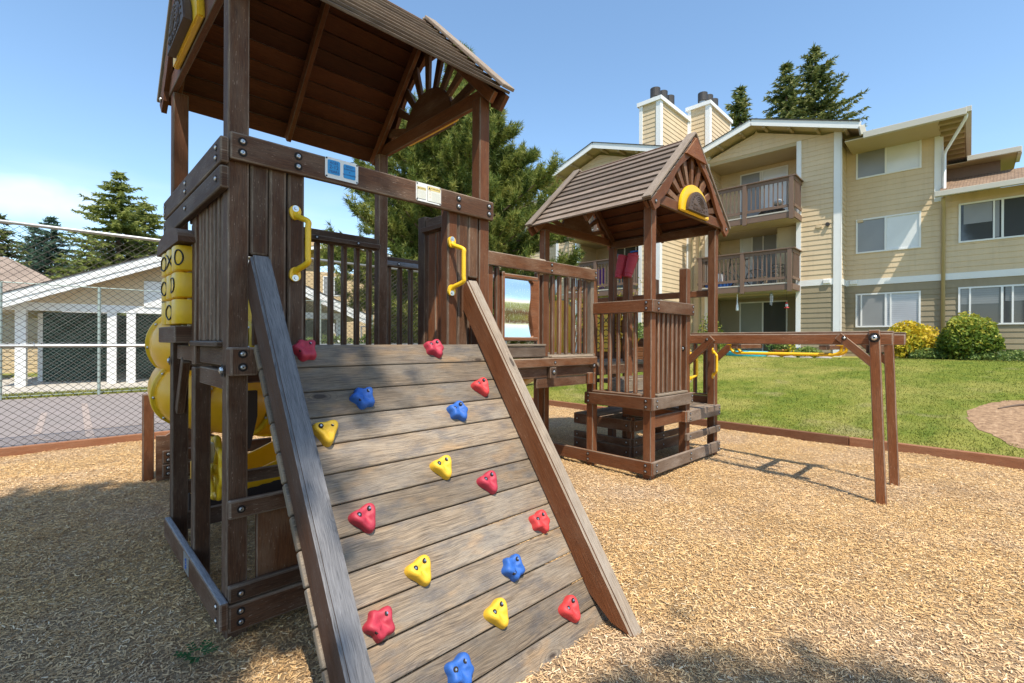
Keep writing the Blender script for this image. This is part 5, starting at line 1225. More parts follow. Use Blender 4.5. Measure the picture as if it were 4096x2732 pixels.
# far left plain wing behind the pine
siding('wall', B, ab, 'q', 19.9, 14.6, 26, 1, 9.0, 'tan', [(15.2, 16.2, 3.9, 5.2), (18, 19.6, 3.9, 5.2), (18, 19.6, 6.5, 7.8)])
for h in [(15.2, 16.2, 3.9, 5.2), (18, 19.6, 3.9, 5.2), (18, 19.6, 6.5, 7.8)]: window(B, ab, *h, 19.9, [(.5, 'glass_grey'), (.5, 'glass_dark')])
bm = bmesh.new(); rt = [B.P(14.0, 19.3, 9.0), B.P(26.5, 19.3, 9.0), B.P(26.5, 24, 10.6), B.P(14.0, 24, 10.6)]; v = [bm.verts.new(p) for p in rt]; bm.faces.new(v); v2 = [bm.verts.new(p - Vector((0, 0, .12))) for p in rt]; bm.faces.new(v2[::-1]).material_index = 1
bm.faces.new((v[0], v2[0], v2[1], v[1])).material_index = 1; finish('roof', bm, ['shingle', 'soffit'], ab); beam('gutter', B.P(14.4, 19.27, 8.93), B.P(26.5, 19.27, 8.93), .17, .12, UZ, 'gutter', ab, .01)
# chimneys
def chimney(s0, s1, q0_, q1_, zb, zt, fl):
    c = B.box('chimney', (s0 + .02, s1 - .02), (q0_ + .02, q1_), (zb, zt - .02), 'tan', ab)
    siding('chimney_wall', B, c, 'q', q0_, s0 + .0, s1 - .0, zb, zt - .15, 'tan'); siding('chimney_wall', B, c, 's', s0, q0_, q1_, zb, zt - .15, 'tan', (), out_=-1)
    for s_ in (s0, s1 - .13): B.box('corner_board', (s_ - (.03 if s_ == s0 else 0), s_ + .15), (q0_ - .045, q0_ + .0), (zb, zt - .15), 'white', c)
    B.box('corner_board', (s0 - .045, s0 - .005), (q0_ - .045, q0_ + .17), (zb, zt - .15), 'white', c); B.box('corner_board', (s0 - .045, s0 - .005), (q1_ - .12, q1_), (zb, zt - .15), 'white', c)
    B.box('cap', (s0 - .10, s1 + .10), (q0_ - .10, q1_ + .06), (zt - .16, zt), 'white', c)
    for f_, h_ in fl:
        q = q0_ + (q1_ - q0_) * f_; p = B.P((s0 + s1) / 2, q, zt); bm = bmesh.new(); cyl(bm, p, p + Vector((0, 0, h_ * .45)), .15, n=14, mi=1); cyl(bm, p + Vector((0, 0, h_ - .36)), p + Vector((0, 0, h_)), .205, n=16, mi=0); finish('flue', bm, ['flue', 'galv'], c)
chimney(9.06, 9.94, 18.0, 20.66, 1.0, 11.40, ((.17, .62), (.42, .74), (.66, .78))); chimney(8.15, 9.06, 20.70, 23.2, 9.2, 11.88, ((.17, .64), (.42, .76), (.66, .80)))
for s in (8.83, 8.50):
    bm = bmesh.new(); cyl(bm, B.P(s, Q0 - .06, 1), B.P(s, Q0 - .06, 9.3), .05, n=8); finish('downspout', bm, 'soffit', ab)
B.box('foundation', (3.4, 4.7), (Q0 - .02, Q0 + .2), (.7, 1.0), 'concrete', ab); B.box('patio_slab', (4.7, 8.2), (19.3, QR), (.88, .99), 'concrete', ab)

# ------------------------------------------------------------------ carport across the court
CA = R(-8.5); Cw = Fr(CA - R(90) + R(90), (0, 0))
class Fc(Fr):
    pass
# frame: s runs left along the front, q away; front direction rotated -8.5 deg from +x
FC = Fr(0); FC.w = -Vector((math.cos(CA), math.sin(CA), 0)); FC.g = Vector((-math.sin(CA), math.cos(CA), 0)); FC.o = Vector((-.55, 20.95, 0))
cp = thing('carport', 'white gabled carport with square columns and dark green openings across the court', 'carport', (3, 21, 0))
for s in (.12, -2.02, -2.52, -5.2, -7.6, -9.4): FC.box('column', (s - .12, s + .12), (-.12, .12), (0, 2.38), 'white', cp)
FC.box('column', (-.10, .12), (2.2, 2.4), (0, 2.38), 'white', cp)
FC.box('front_beam', (-9.6, .55), (-.14, .14), (2.38, 2.62), 'white', cp)
FC.box('interior_shade_sheet', (-2.0, -.1), (1.6, 1.64), (.05, 2.4), 'darkgreen', cp); FC.box('interior_shade_sheet', (-9.4, -2.6), (1.6, 1.64), (.05, 2.4), 'darkgreen', cp); FC.box('back_wall', (-9.5, .5), (5.9, 6.0), (0, 2.5), 'darkgreen', cp)  # added dark green sheets stand in for the carport's shaded interior
ap = -4.7
siding('gable_wall', FC, cp, 'q', -.12, -9.4, .3, 2.62, 4.6, 'tan', [(-9.4, -2.86, 2.6, 3.5)] , clip=lambda z: (ap - (4.72 - z) / .42, ap + (4.72 - z) / .42))
FC.box('panel', (-3.35, -2.86), (-.18, -.1), (2.60, 3.48), 'white', cp)
FC.box('door', (-4.6, -3.36), (-.16, -.1), (2.62, 3.3), 'darkgreen', cp)
gable(FC, cp, -10.4, 1.0, -.7, 7.5, 2.52, 4.92, ap, 'white', mat='shingle_far')
for sgn, s_ in ((1, 1.0), (-1, -10.4)):
    p0, p1 = FC.P(s_, -.69, 2.52 - .26), FC.P(ap, -.69, 4.92 - .26); beam('fascia', p0, p1, .22, .05, UZ, 'white', cp, .003)
FC.box('white_soffit', (-10.2, .8), (-.66, -.14), (2.36, 2.375), 'white', cp) if False else None

# ------------------------------------------------------------------ low house at far left and distant apartments
hb = thing('low_house', 'brown roofed low tan house behind the left end of the chain link fence', 'house', (-6, 32, 0))
FH = Fr(0); FH.w = Vector((-1, 0, 0)); FH.g = Vector((0, 1, 0)); FH.o = Vector((0, 30, 0))
siding('wall', FH, hb, 'q', 0, -1, 14, 0, 2.9, 'tan', [(2.5, 4.2, 1.0, 2.2)]); window(FH, hb, 2.5, 4.2, 1.0, 2.2, 0, [(.5, 'glass_grey'), (.5, 'glass_dark')])
bm = bmesh.new(); P_ = [FH.P(-2.0, -.8, 2.9), FH.P(14, -.8, 2.9), FH.P(14, 5, 5.6), FH.P(1.6, 5, 5.6), FH.P(-2.0, 9, 2.9)]; v = [bm.verts.new(p) for p in P_]; bm.faces.new((v[0], v[1], v[2], v[3])); bm.faces.new((v[0], v[3], v[4])); finish('roof', bm, 'shingle_far', hb); FH.box('fascia', (-2, 14), (-.85, -.78), (2.7, 2.92), 'white', hb)
FH.box('wall', (-1, -.9), (0, 8), (0, 2.9), 'tan', hb)
sh = thing('shed', 'low brown roofed tan shed left of the white carport', 'shed', (-3.4, 24, 0)); FS = Fr(0); FS.w = Vector((-1, 0, 0)); FS.g = Vector((0, 1, 0)); FS.o = Vector((-1.9, 24.5, 0))
siding('wall', FS, sh, 'q', 0, 0, 6, 0.4, 1.9, 'olive_l'); FS.box('roof', (-.3, 6.3), (-.5, 3), (2.0, 2.12), 'shingle_far', sh); FS.box('fascia', (-.3, 6.3), (-.55, -.5), (1.95, 2.15), 'white', sh); FS.box('footing', (0, 6), (-.05, 1), (0, .4), 'concrete', sh)
da = thing('apartment_building', 'distant tan three storey apartments glimpsed between the tower balusters', 'building', (18, 40, 0))
FD = Fr(0); a_ = R(-20); FD.w = -Vector((math.cos(a_), math.sin(a_), 0)); FD.g = Vector((-math.sin(a_), math.cos(a_), 0)); FD.o = Vector((13.2, 34.5, -1.9))
hD = [(s, s + 1.5, z, z + 1.4) for s in (-2.4, -6.4, -9.5) for z in (1.2, 3.9, 6.6)]
siding('wall', FD, da, 'q', 0, -12, 1.2, 0, 8.3, 'olive_l', hD); siding('wall', FD, da, 's', 1.2, 0, 6, 0, 8.3, 'olive_l', (), out_=1)
for h in hD: window(FD, da, *h, 0, [(.5, 'glass_grey'), (.5, 'glass_dark')])
siding('wall', FD, da, 'q', 3, 1.2, 7, 0, 8.3, 'tan')
for z in (3.4, 6.1): FD.box('balcony', (1.3, 6.5), (1.6, 3), (z, z + .2), 'trimbrown', da); FD.box('balcony_rail', (1.3, 6.5), (1.6, 1.65), (z + .3, z + 1.2), 'trimbrown', da)
gable(FD, da, -12.5, 7.6, -.7, 9, 8.3, 10.4, -2.4, 'white', mat='shingle_far')
FD.box('chimney', (-.4, .8), (1, 2.2), (8, 10.6), 'olive_l', da)
# ================================================================== VEGETATION
def cards(P, Dr, ln, wd, g):
    """narrow triangles starting at P along Dr"""
    n = len(P); r = g.normal(0, 1, (n, 3)); s = np.cross(Dr, r); s /= (np.linalg.norm(s, axis=1)[:, None] + 1e-9)
    return np.stack([P - s * wd[:, None], P + s * wd[:, None], P + Dr * ln[:, None]], 1)
def leafquads(P, g, size, flat=.0, up=.35):
    n = len(P); a = g.normal(0, 1, (n, 3)); a /= np.linalg.norm(a, axis=1)[:, None]; r = g.normal(0, 1, (n, 3)); r[:, 2] += up * 2; b = np.cross(a, r); b /= np.linalg.norm(b, axis=1)[:, None]
    s = size * g.uniform(.6, 1.25, n); a = a * s[:, None]; b = b * s[:, None] * .55
    return np.stack([P - a, P + b, P + a, P - b], 1)
def tri_obj(name, tris, tone, mat, parent, origin):
    n = len(tris); k = tris.shape[1]; V = tris.reshape(-1, 3); F = np.arange(n * k).reshape(n, k); return np_mesh(name, V, F, mat, parent, np.repeat(tone, k), origin, nper=k)
def conifer(x, y, z0, h, rad, seed, mat, label, group='conifers beyond the buildings', ex=.78, dens=1.0, droop=.35, card=.30, lean=0, name='conifer_tree', sparse=.0):
    g = np.random.default_rng(seed); t = thing(name, label, 'tree', (x, y, z0), group); T_ = []; Tn = []
    levels = int(h / .42 * dens); bm = bmesh.new()
    tube(bm, [(x, y, z0 - .2), (x + lean * .5, y, z0 + h * .5), (x + lean, y, z0 + h * .97)], [.02 * h * .55 + .05, .012 * h, .012], 8)
    for i in range(levels):
        f = (i + g.uniform(0, 1)) / levels; zz = z0 + h * (.06 + .93 * f); L0 = rad * (1 - f) ** ex * (.78 + .35 * g.random()) + .12
        nb = int(5 + 5 * (1 - f)); a0 = g.uniform(0, 6.28)
        for b in range(nb):
            if g.random() < sparse: continue
            a = a0 + b * 6.283 / nb + g.normal(0, .18); L_ = L0 * g.uniform(.62, 1.18); rise = g.uniform(-.05, .28) - droop * (1 - f) * .5
            m_ = max(4, int(L_ / .13 * dens)); u = np.linspace(.12, 1, m_); px = x + lean * f + np.cos(a) * L_ * u; py = y + np.sin(a) * L_ * u; pz = zz + L_ * (rise * u - droop * u ** 2 * .6 + .16 * u ** 3)
            if i % 3 == 0 and b % 2 == 0: tube(bm, [(px[0], py[0], pz[0]), (px[m_ // 2], py[m_ // 2], pz[m_ // 2]), (px[-1], py[-1], pz[-1])], [.03, .018, .006], 4, False)
            c = np.stack([px, py, pz], 1); reps = 5; C_ = np.repeat(c, reps, 0) + g.normal(0, .05, (m_ * reps, 3)); side = np.array([-np.sin(a), np.cos(a), 0]); ou = np.array([np.cos(a), np.sin(a), 0])
            wdt = (1 - .55 * np.repeat(u, reps)); sg = g.choice([-1, 1], m_ * reps); D = ou * g.uniform(.2, 1, m_ * reps)[:, None] + side * (sg * g.uniform(.2, 1.1, m_ * reps))[:, None] + np.array([0, 0, 1]) * g.normal(-.18, .35, m_ * reps)[:, None]
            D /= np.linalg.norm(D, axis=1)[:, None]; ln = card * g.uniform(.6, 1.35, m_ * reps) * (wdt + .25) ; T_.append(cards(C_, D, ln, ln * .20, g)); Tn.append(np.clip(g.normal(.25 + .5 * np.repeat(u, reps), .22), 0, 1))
    tri_obj('crown', np.concatenate(T_), np.concatenate(Tn), mat, t, (x, y, z0 + h / 2)); finish('trunk', bm, 'bark', t, (x, y, z0)); return t
def at(u, d): k = (u - 2048) / 1910.5; return right * (k * d) + fwd * d
def topz(v, d): return 1.5 + (1362 - v) / 1910.5 * d
for (u, v, d, rad, mt, lb, dens, sp_, dr_) in (
    (472, 690, 44, 7.8, 'fir', 'tallest ragged green conifer behind the carport roof', 1.0, .10, .30), (580, 800, 47, 7.2, 'fir', 'second green conifer right beside the tallest one, next to the play tower', 1.0, .1, .3),
    (204, 868, 52, 7.0, 'spruce', 'bluish spruce rising above the fence top rail', .9, .05, .25), (137, 912, 54, 6.0, 'spruce', 'smaller bluish spruce left of its taller twin', .9, .05, .25),
    (-10, 850, 40, 4.2, 'fir2', 'dark conifer cut off by the left edge of the picture', 1.0, .05, .3), (345, 985, 40, 4.4, 'fir', 'low bushy conifer left below the tallest one', .9, .05, .4),
    (660, 1000, 46, 4.6, 'fir2', 'low dark conifer right beside the play tower drums', .9, .05, .3), (250, 1040, 38, 3.6, 'fir', 'short round topped conifer over the brown roof', .8, .05, .4),
    (60, 1060, 36, 3.6, 'fir', 'short bright green conifer at far left over the brown roof', .8, .05, .4),
    (2955, 332, 42, 6.0, 'fir2', 'lone slim conifer above the roof beside the chimneys', 1.0, .05, .25), (3140, 232, 46, 8.0, 'fir2', 'slender conifer in front of its bigger neighbour above the roof ridge', 1.0, .12, .3),
    (3252, 168, 47, 11.5, 'fir2', 'tallest wide ragged conifer above the roof ridge', 1.0, .22, .25)):
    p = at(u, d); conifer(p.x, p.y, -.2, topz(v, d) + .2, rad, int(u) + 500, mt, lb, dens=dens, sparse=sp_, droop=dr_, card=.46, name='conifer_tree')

# the big pine between playground and building
def big_pine():
    g = np.random.default_rng(42); d = 13.6; p = at(1830, d); x, y = p.x, p.y; z0 = .15; H = 9.9
    t = thing('pine_tree', 'big bushy pine with tufted needles between the play tower and the apartments', 'tree', (x, y, z0)); bm = bmesh.new()
    tube(bm, smoothpath([(x, y, z0 - .2), (x + .1, y, 3), (x - .1, y + .1, 6), (x, y, 8.4), (x + .05, y, H - .6)], 3), [.26 * (1 - .92 * (i / 12)) + .02 for i in range(13)], 10)
    T_ = []; Tn = []; sunp = np.array(sd)
    def tuft(c, n, ln, dirv, tone):
        D = g.normal(0, 1, (n, 3)) * .62 + dirv; D /= np.linalg.norm(D, axis=1)[:, None]; P = np.repeat(c[None], n, 0) + g.normal(0, .018, (n, 3)); l_ = ln * g.uniform(.7, 1.2, n)
        T_.append(cards(P, D, l_, np.full(n, .0115), g)); Tn.append(np.clip(g.normal(tone, .16, n), 0, 1))
    lev = 34
    for i in range(lev):
        f = (i + .5) / lev; zz = z0 + 1.3 + (H - 1.9) * f
        R0 = 3.1 * (math.sin(math.pi * min(1, (f * .80 + .30))) ** .75) * (1.0 if f < .78 else (1 - (f - .78) / .22) ** .7 * .85 + .14)
        nb = 10 if f < .85 else 6; a0 = g.uniform(0, 6.28)
        for b in range(nb):
            a = a0 + b * 6.283 / nb + g.normal(0, .22); L_ = R0 * g.uniform(.62, 1.08); ou = np.array([math.cos(a), math.sin(a), 0.]); sd_ = np.array([-ou[1], ou[0], 0])
            base = np.array([x, y, zz]); tip = base + ou * L_ + np.array([0, 0, L_ * g.uniform(-.12, .28)]); midp = (base + tip) / 2 + np.array([0, 0, -.12 * L_])
            q = [base + (midp - base) * k / 4 for k in range(4)] + [midp + (tip - midp) * k / 4 for k in range(5)]
            tube(bm, [Vector(v) for v in q[::2]] , [.05, .038, .026, .016, .006][:len(q[::2])], 5, False)
            for k, c in enumerate(q):
                fr = k / 8
                if fr < .25: continue
                for w2 in range(5 if fr < .7 else 6):
                    # side shoots, each a chain of tufts curving upward
                    s_ = g.choice([-1, 1]); dv = ou * g.uniform(.2, .9) + sd_ * s_ * g.uniform(.2, 1) * (1.15 - fr) + np.array([0, 0, g.uniform(.0, .75)]); dv /= np.linalg.norm(dv); sl_ = g.uniform(.18, .42); nt = int(3 + sl_ * 8)
                    tone = np.clip(g.normal(.47, .27), .02, .98)
                    for m_ in range(nt):
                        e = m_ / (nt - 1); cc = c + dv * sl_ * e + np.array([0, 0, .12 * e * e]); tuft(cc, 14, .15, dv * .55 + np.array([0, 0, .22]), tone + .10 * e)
    tri_obj('crown', np.concatenate(T_), np.concatenate(Tn), 'pine', t, (x, y, 5)); finish('trunk', bm, 'bark', t, (x, y, z0)); return t
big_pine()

def shrub(name, label, cat, c, r, n, size, mat, seed, stems=5, flat=.8, group=None, tone=(.5, .25), lump=.2, z_bias=.0, toneup=.3):
    g = np.random.default_rng(seed); t = thing(name, label, cat, c, group); c = np.array(c, float); r = np.array(r, float)
    d = g.normal(0, 1, (n, 3)); d /= np.linalg.norm(d, axis=1)[:, None]; d[:, 2] = np.abs(d[:, 2]) * 1.0 + d[:, 2] * 0.0
    lumps = g.normal(0, 1, (26, 3)); lumps[:, 2] = abs(lumps[:, 2]); lumps /= np.linalg.norm(lumps, axis=1)[:, None]; lv = g.uniform(-1, 1, 26)
    w_ = np.exp(-((d[:, None] - lumps[None]) ** 2).sum(2) / .12); rr = 1 + lump * (w_ * lv).sum(1)
    dep = g.random(n) ** .45; P = c + np.array([0, 0, r[2] * .25]) + d * r * (rr * (.35 + .65 * dep))[:, None] * np.array([1, 1, .75])
    low = g.random(n) < .35; P[low, 2] = c[2] + g.uniform(.05, .5, low.sum()) * r[2]
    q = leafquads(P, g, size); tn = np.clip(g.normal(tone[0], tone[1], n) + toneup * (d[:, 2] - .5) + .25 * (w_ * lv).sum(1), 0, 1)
    tri_obj('foliage', q, tn, mat, t, tuple(c)); bm = bmesh.new()
    for k in range(stems):
        a = 6.283 * k / stems + g.uniform(0, 1); tip = c + np.array([math.cos(a) * r[0] * .6, math.sin(a) * r[1] * .6, r[2] * .8]); tube(bm, [tuple(c + np.array([math.cos(a) * .1, math.sin(a) * .1, -.05])), tuple((c + tip) / 2 + g.normal(0, .05, 3)), tuple(tip)], [.025, .018, .006], 5, False)
    finish('stems', bm, 'bark', t, tuple(c)); return t
def Bp(s, q, z=1.0): return tuple(B.P(s, q, z))
shrub('shrub', 'yellow leaved rounded shrub under the lowest left window', 'shrub', Bp(1.50, 20.35, .98), (.72, .72, 1.25), 5200, .060, 'yleaf', 1, tone=(.62, .25))
shrub('shrub', 'larger green rounded shrub with yellowing top in front of the right window', 'shrub', Bp(.03, 19.7, .98), (.70, .78, 1.40), 8000, .060, 'gleaf', 2, tone=(.62, .22), toneup=.5)
for i, (s, q, rx, rz, lb) in enumerate(((.85, 20.0, .75, .42, 'low leafy ground cover between the two rounded shrubs'), (-.85, 19.6, 1.0, .38, 'low leafy ground cover at the foot of the green shrub'), (-1.9, 19.9, .7, .36, 'low leafy ground cover at the right edge of the picture'), (2.3, 20.6, .45, .28, 'low leafy ground cover left of the yellow shrub'))):
    shrub('ground_cover_plant', lb, 'plant', Bp(s, q, .95), (rx, rx, rz), 2200, .045, 'cover', 20 + i, 3, group='low plants along the wall')
shrub('shrub', 'spindly green bush against the dark ground floor siding left of the patio door', 'shrub', Bp(7.75, 19.9, 1.0), (.55, .55, 1.7), 1100, .05, 'gleaf', 31, 7, tone=(.6, .2))
shrub('shrub', 'leafy yellow-green bush filling the timber planter', 'shrub', Bp(9.5, 17.4, 1.35), (1.2, 1.1, .9), 4200, .05, 'cover', 32, 5)
shrub('hedge', 'clipped green hedge seen through the chain link behind the towers', 'hedge', (7.6, 18.4, 0), (2.4, .8, 1.7), 9000, .07, 'hedge', 33, 5)
shrub('shrub', 'low green bush at the foot of the distant apartments', 'shrub', (10.8, 29.0, 0), (3.2, 1.0, 1.9), 6000, .09, 'hedge', 34, 5)
shrub('shrub', 'dense green bush beside the return fence behind the pine', 'shrub', (8.9, 15.5, 0), (1.4, 1.6, 2.2), 6000, .08, 'hedge', 35, 5)
# thin maple with orange-green leaves
def thin_tree(name, label, p, h, n, mat, seed, spread):
    g = np.random.default_rng(seed); t = thing(name, label, 'tree', p); bm = bmesh.new(); L_ = []
    p = np.array(p, float)
    for k in range(11):
        a = g.uniform(0, 6.28); e = p + np.array([math.cos(a) * spread * g.uniform(.4, 1), math.sin(a) * spread * g.uniform(.4, 1), h * g.uniform(.55, 1)]); m_ = (p + e) / 2 + np.array([0, 0, .25 * h]) * .3
        tube(bm, smoothpath([tuple(p), tuple(m_), tuple(e)], 4), [.028 * (1 - .1 * i) for i in range(9)], 5, False)
        for q in range(5):
            b = m_ + (e - m_) * g.uniform(0, 1); e2 = b + g.normal(0, .28, 3) + np.array([0, 0, .1]); tube(bm, [tuple(b), tuple(e2)], [.008, .003], 4, False); L_.append(b + (e2 - b) * g.uniform(.3, 1.1, (n, 1)) + g.normal(0, .07, (n, 3)))
    P = np.concatenate(L_); tri_obj('crown', leafquads(P, g, .036), g.random(len(P)), mat, t, tuple(p)); finish('trunk', bm, 'bark', t, tuple(p))
thin_tree('small_maple', 'small thin maple with sparse yellow and orange leaves between tower and siding', Bp(8.4, 13.2, .55), 2.9, 15, 'maple', 3, 1.25)
thin_tree('small_maple', 'second thin maple with orange tinted leaves behind the toy binoculars', Bp(8.7, 11.6, .45), 2.6, 13, 'maple', 8, .9)
# weed at the foot of the ramp
g = np.random.default_rng(9); wp = Vector((.78, 2.22, 0)); o = thing('weed', 'small dull green weed growing through the chips beside the front corner of the tallest tower', 'plant', (.49, 2.61, 0)); V = []
for k in range(8):
    a = 6.283 * k / 8 + g.uniform(-.3, .3); L_ = g.uniform(.05, .085)
    for s in (.35, .55, .75, .95):
        for sg in (-1, 1):
            c = np.array([.49 + math.cos(a) * L_ * s, 2.61 + math.sin(a) * L_ * s, .03 + .02 * s]); b = a + sg * .9; d = np.array([math.cos(b), math.sin(b), .1]) * .024; n_ = np.array([-d[1], d[0], 0]) * .33; V.append([c, c + d * .5 + n_, c + d, c + d * .5 - n_])
tri_obj('leaves', np.array(V), g.random(len(V)), 'weed', o, (.49, 2.61, .03))

# shade trees behind the camera, whose shadow falls over the left of the playground
def shade_tree(label, sc, z, r, n, seed, size=.11):
    c = np.array([sc[0] - z * .48 / 1.97, sc[1] - z / 1.97, z]); g = np.random.default_rng(seed); t = thing('shade_tree', label, 'tree', (c[0], c[1], 0), 'leafy trees behind the camera')
    m_ = n // 70; d = g.normal(0, 1, (m_, 3)); d /= np.linalg.norm(d, axis=1)[:, None]; cc = c + d * np.array(r) * (g.random(m_)[:, None] ** .4); P = np.repeat(cc, 70, 0) + g.normal(0, .22, (m_ * 70, 3))
    tri_obj('crown', leafquads(P, g, size), g.random(len(P)), 'gleaf', t, tuple(c)); bm = bmesh.new(); tube(bm, [(c[0], c[1], -.1), (c[0] + .1, c[1], z * .5), tuple(c)], [.22, .15, .05], 8)
    for k in range(9): q = cc[k * 3]; tube(bm, [(c[0] + .05, c[1], z * .55), tuple(q)], [.08, .02], 5, False)
    finish('trunk', bm, 'bark', t, (c[0], c[1], 0))
shade_tree('leafy tree behind the camera on the left', (-1.15, 4.15), 12, (2.85, 1.9, 2.4), 62000, 77)
shade_tree('leafy tree further left behind the camera', (-4.6, 2.4), 11.0, (3.2, 3.2, 2.4), 50000, 78)
shade_tree('leafy tree straight behind the camera', (1.32, -.42), 11, (1.2, 1.15, 1.2), 26000, 79)
shade_tree('low leafy tree close behind the camera on the left', (-1.6, 1.3), 10, (2.1, 1.7, 1.6), 40000, 80)

# ================================================================== SMALL THINGS AT THE BUILDING
def Bt(name, label, cat, s, q, z, group=None): return thing(name, label, cat, tuple(B.P(s, q, z)), group)
def lathe(name, prof, c, mat, par, n=20, smooth=True):
    bm = bmesh.new(); c = Vector(c); rings = []
    for r, z in prof: rings.append([bm.verts.new(c + Vector((r * math.cos(2 * math.pi * i / n), r * math.sin(2 * math.pi * i / n), z))) for i in range(n)])
    for a, b in zip(rings, rings[1:]):
        for k in range(n): bm.faces.new((a[k], a[(k + 1) % n], b[(k + 1) % n], b[k]))
    bm.faces.new(rings[0][::-1]); bm.faces.new(rings[-1]); return finish(name, bm, mat, par, None, smooth)
def potted(label, s, q, z, r, n, seed, mat='gleaf', ph=.3):
    t = Bt('potted_plant', label, 'potted plant', s, q, z, 'potted plants on the patio edge'); c = B.P(s, q, z); lathe('pot', [(r * .7, 0), (r, ph * .85), (r * 1.1, ph * .86), (r * 1.1, ph)], c, 'terra', t)
    g = np.random.default_rng(seed); P = np.array(c) + np.array([0, 0, ph]) + g.normal(0, 1, (n, 3)) * np.array([r * .8, r * .8, .12]) + np.array([0, 0, .12]); tri_obj('foliage', leafquads(P, g, .05), np.clip(g.normal(.55, .25, n), 0, 1), mat, t, tuple(c)); return t
potted('round empty-looking terracotta pot left of the other pots', 7.55, 18.9, .92, .25, 40, 1); potted('terracotta pot with dark broad green leaves', 6.7, 18.8, .92, .22, 500, 2); potted('terracotta pot with grassy green plant right of the pool', 4.9, 19.0, .95, .24, 500, 3, 'cover'); potted('small pot of yellow flowers beside the grassy pot', 4.55, 18.9, .95, .14, 200, 4, 'yleaf', .15)
shrub('shrub', 'small bright green bush at the patio corner', 'shrub', Bp(4.05, 18.9, .95), (.45, .45, .42), 1500, .045, 'cover', 41, 3, tone=(.8, .2))
o = lathe('kiddie_pool', [(.62, 0), (.70, .04), (.68, .12), (.73, .22), (.70, .24), (.62, .10)], B.P(5.95, 18.7, .93), 'pool', None, 32); tag(o, 'round turquoise plastic paddling pool on the lawn edge below the patio door', 'paddling pool')
tb_ = Bt('plastic_tub', 'white plastic tub on the patio corner beside the white column', 'tub', 4.5, 19.4, .99); B.box('tub', (4.35, 4.7), (19.3, 19.6), (.99, 1.28), 'white', tb_, .02); B.box('tub_lid', (4.33, 4.72), (19.28, 19.62), (1.285, 1.31), 'blue', tb_, .01)
g = np.random.default_rng(5)
for k, (s, lb) in enumerate(((5.5, 'grey edging rock left of the others'), (5.0, 'second grey edging rock from the left'), (4.5, 'middle grey edging rock below the tub'), (4.0, 'grey edging rock below the small bright bush'), (3.5, 'rightmost grey edging rock by the corner board'))):
    bm = bmesh.new(); bmesh.ops.create_icosphere(bm, subdivisions=3, radius=1); c = B.P(s, 18.55, .94)
    for v in bm.verts: v.co = Vector((v.co.x * .16, v.co.y * .26, v.co.z * .10)) * (1 + .35 * mnoise.noise(v.co * 1.6 + Vector((k * 5, 0, 0)))) + c
    tag(finish('rock', bm, 'rock', None, None, True), lb, 'rock', 'edging rocks below the patio')
pl = Bt('planter_box', 'stacked timber planter box beyond the shorter tower', 'planter', 9.5, 17.3, 1)
for k in range(5): B.box('plank', (8.35, 10.9), (16.2, 16.26), (.55 + k * .19, .55 + k * .19 + .175), 'stain_red', pl, .01); B.box('plank', (8.3, 8.36), (16.27, 18.0), (.55 + k * .19, .55 + k * .19 + .175), 'stain_red', pl, .01)
B.box('soil', (8.37, 10.88), (16.27, 18.0), (.5, 1.42), 'soil', pl)
def feeder(label, s, z):
    t = Bt('bird_feeder', label, 'bird feeder', s, 20.1, z, 'hummingbird feeders hanging from the balcony'); c = B.P(s, 20.1, z); bm = bmesh.new(); cyl(bm, c + Vector((0, 0, .22)), Vector((c.x, c.y, 3.42)), .004, n=5); finish('cord', bm, 'black', t)
    lathe('cap', [(.03, .17), (.05, .18), (.02, .23)], c, 'redp', t, 12); lathe('bottle', [(.03, .05), (.05, .09), (.045, .15), (.03, .17)], c, 'water', t, 12); lathe('base', [(.05, 0), (.085, .015), (.085, .035), (.04, .05)], c, 'redp', t, 14)
feeder('red and clear bird feeder hanging at the left of the lowest patio', 7.80, 2.60); feeder('red and clear bird feeder hanging beside the right white column', 4.98, 2.78)
t = Bt('wind_sock', 'white tassel ornament hanging from the lower balcony edge', 'ornament', 6.65, 19.8, 3.0); c = B.P(6.65, 19.8, 0); lathe('tassel', [(.05, 2.74), (.055, 2.80), (.045, 2.95), (.018, 3.05), (.016, 3.35), (.02, 3.40)], c, 'white', t, 10)
for s, q, z1, lb in ((5.45, 19.9, 3.40, 'metal wind chime hanging near the right end of the lower balcony'), (8.45, 17.6, 2.9, 'metal wind chime hanging over the timber planter')):
    t = Bt('wind_chime', lb, 'wind chime', s, q, z1, 'wind chimes'); c = B.P(s, q, 0); lathe('chime_top', [(.05, z1 - .12), (.06, z1 - .08), (.02, z1)], c, 'galv', t, 10)
    for k in range(5):
        a = 6.283 * k / 5; p = c + Vector((.045 * math.cos(a), .045 * math.sin(a), 0)); bm = bmesh.new(); cyl(bm, Vector((p.x, p.y, z1 - .5 + .03 * k)), Vector((p.x, p.y, z1 - .13)), .010, n=6); finish('tube', bm, 'steel', t)
    bm = bmesh.new(); cyl(bm, Vector((c.x, c.y, z1)), Vector((c.x, c.y, z1 + .05)), .003, n=4); finish('cord', bm, 'black', t)
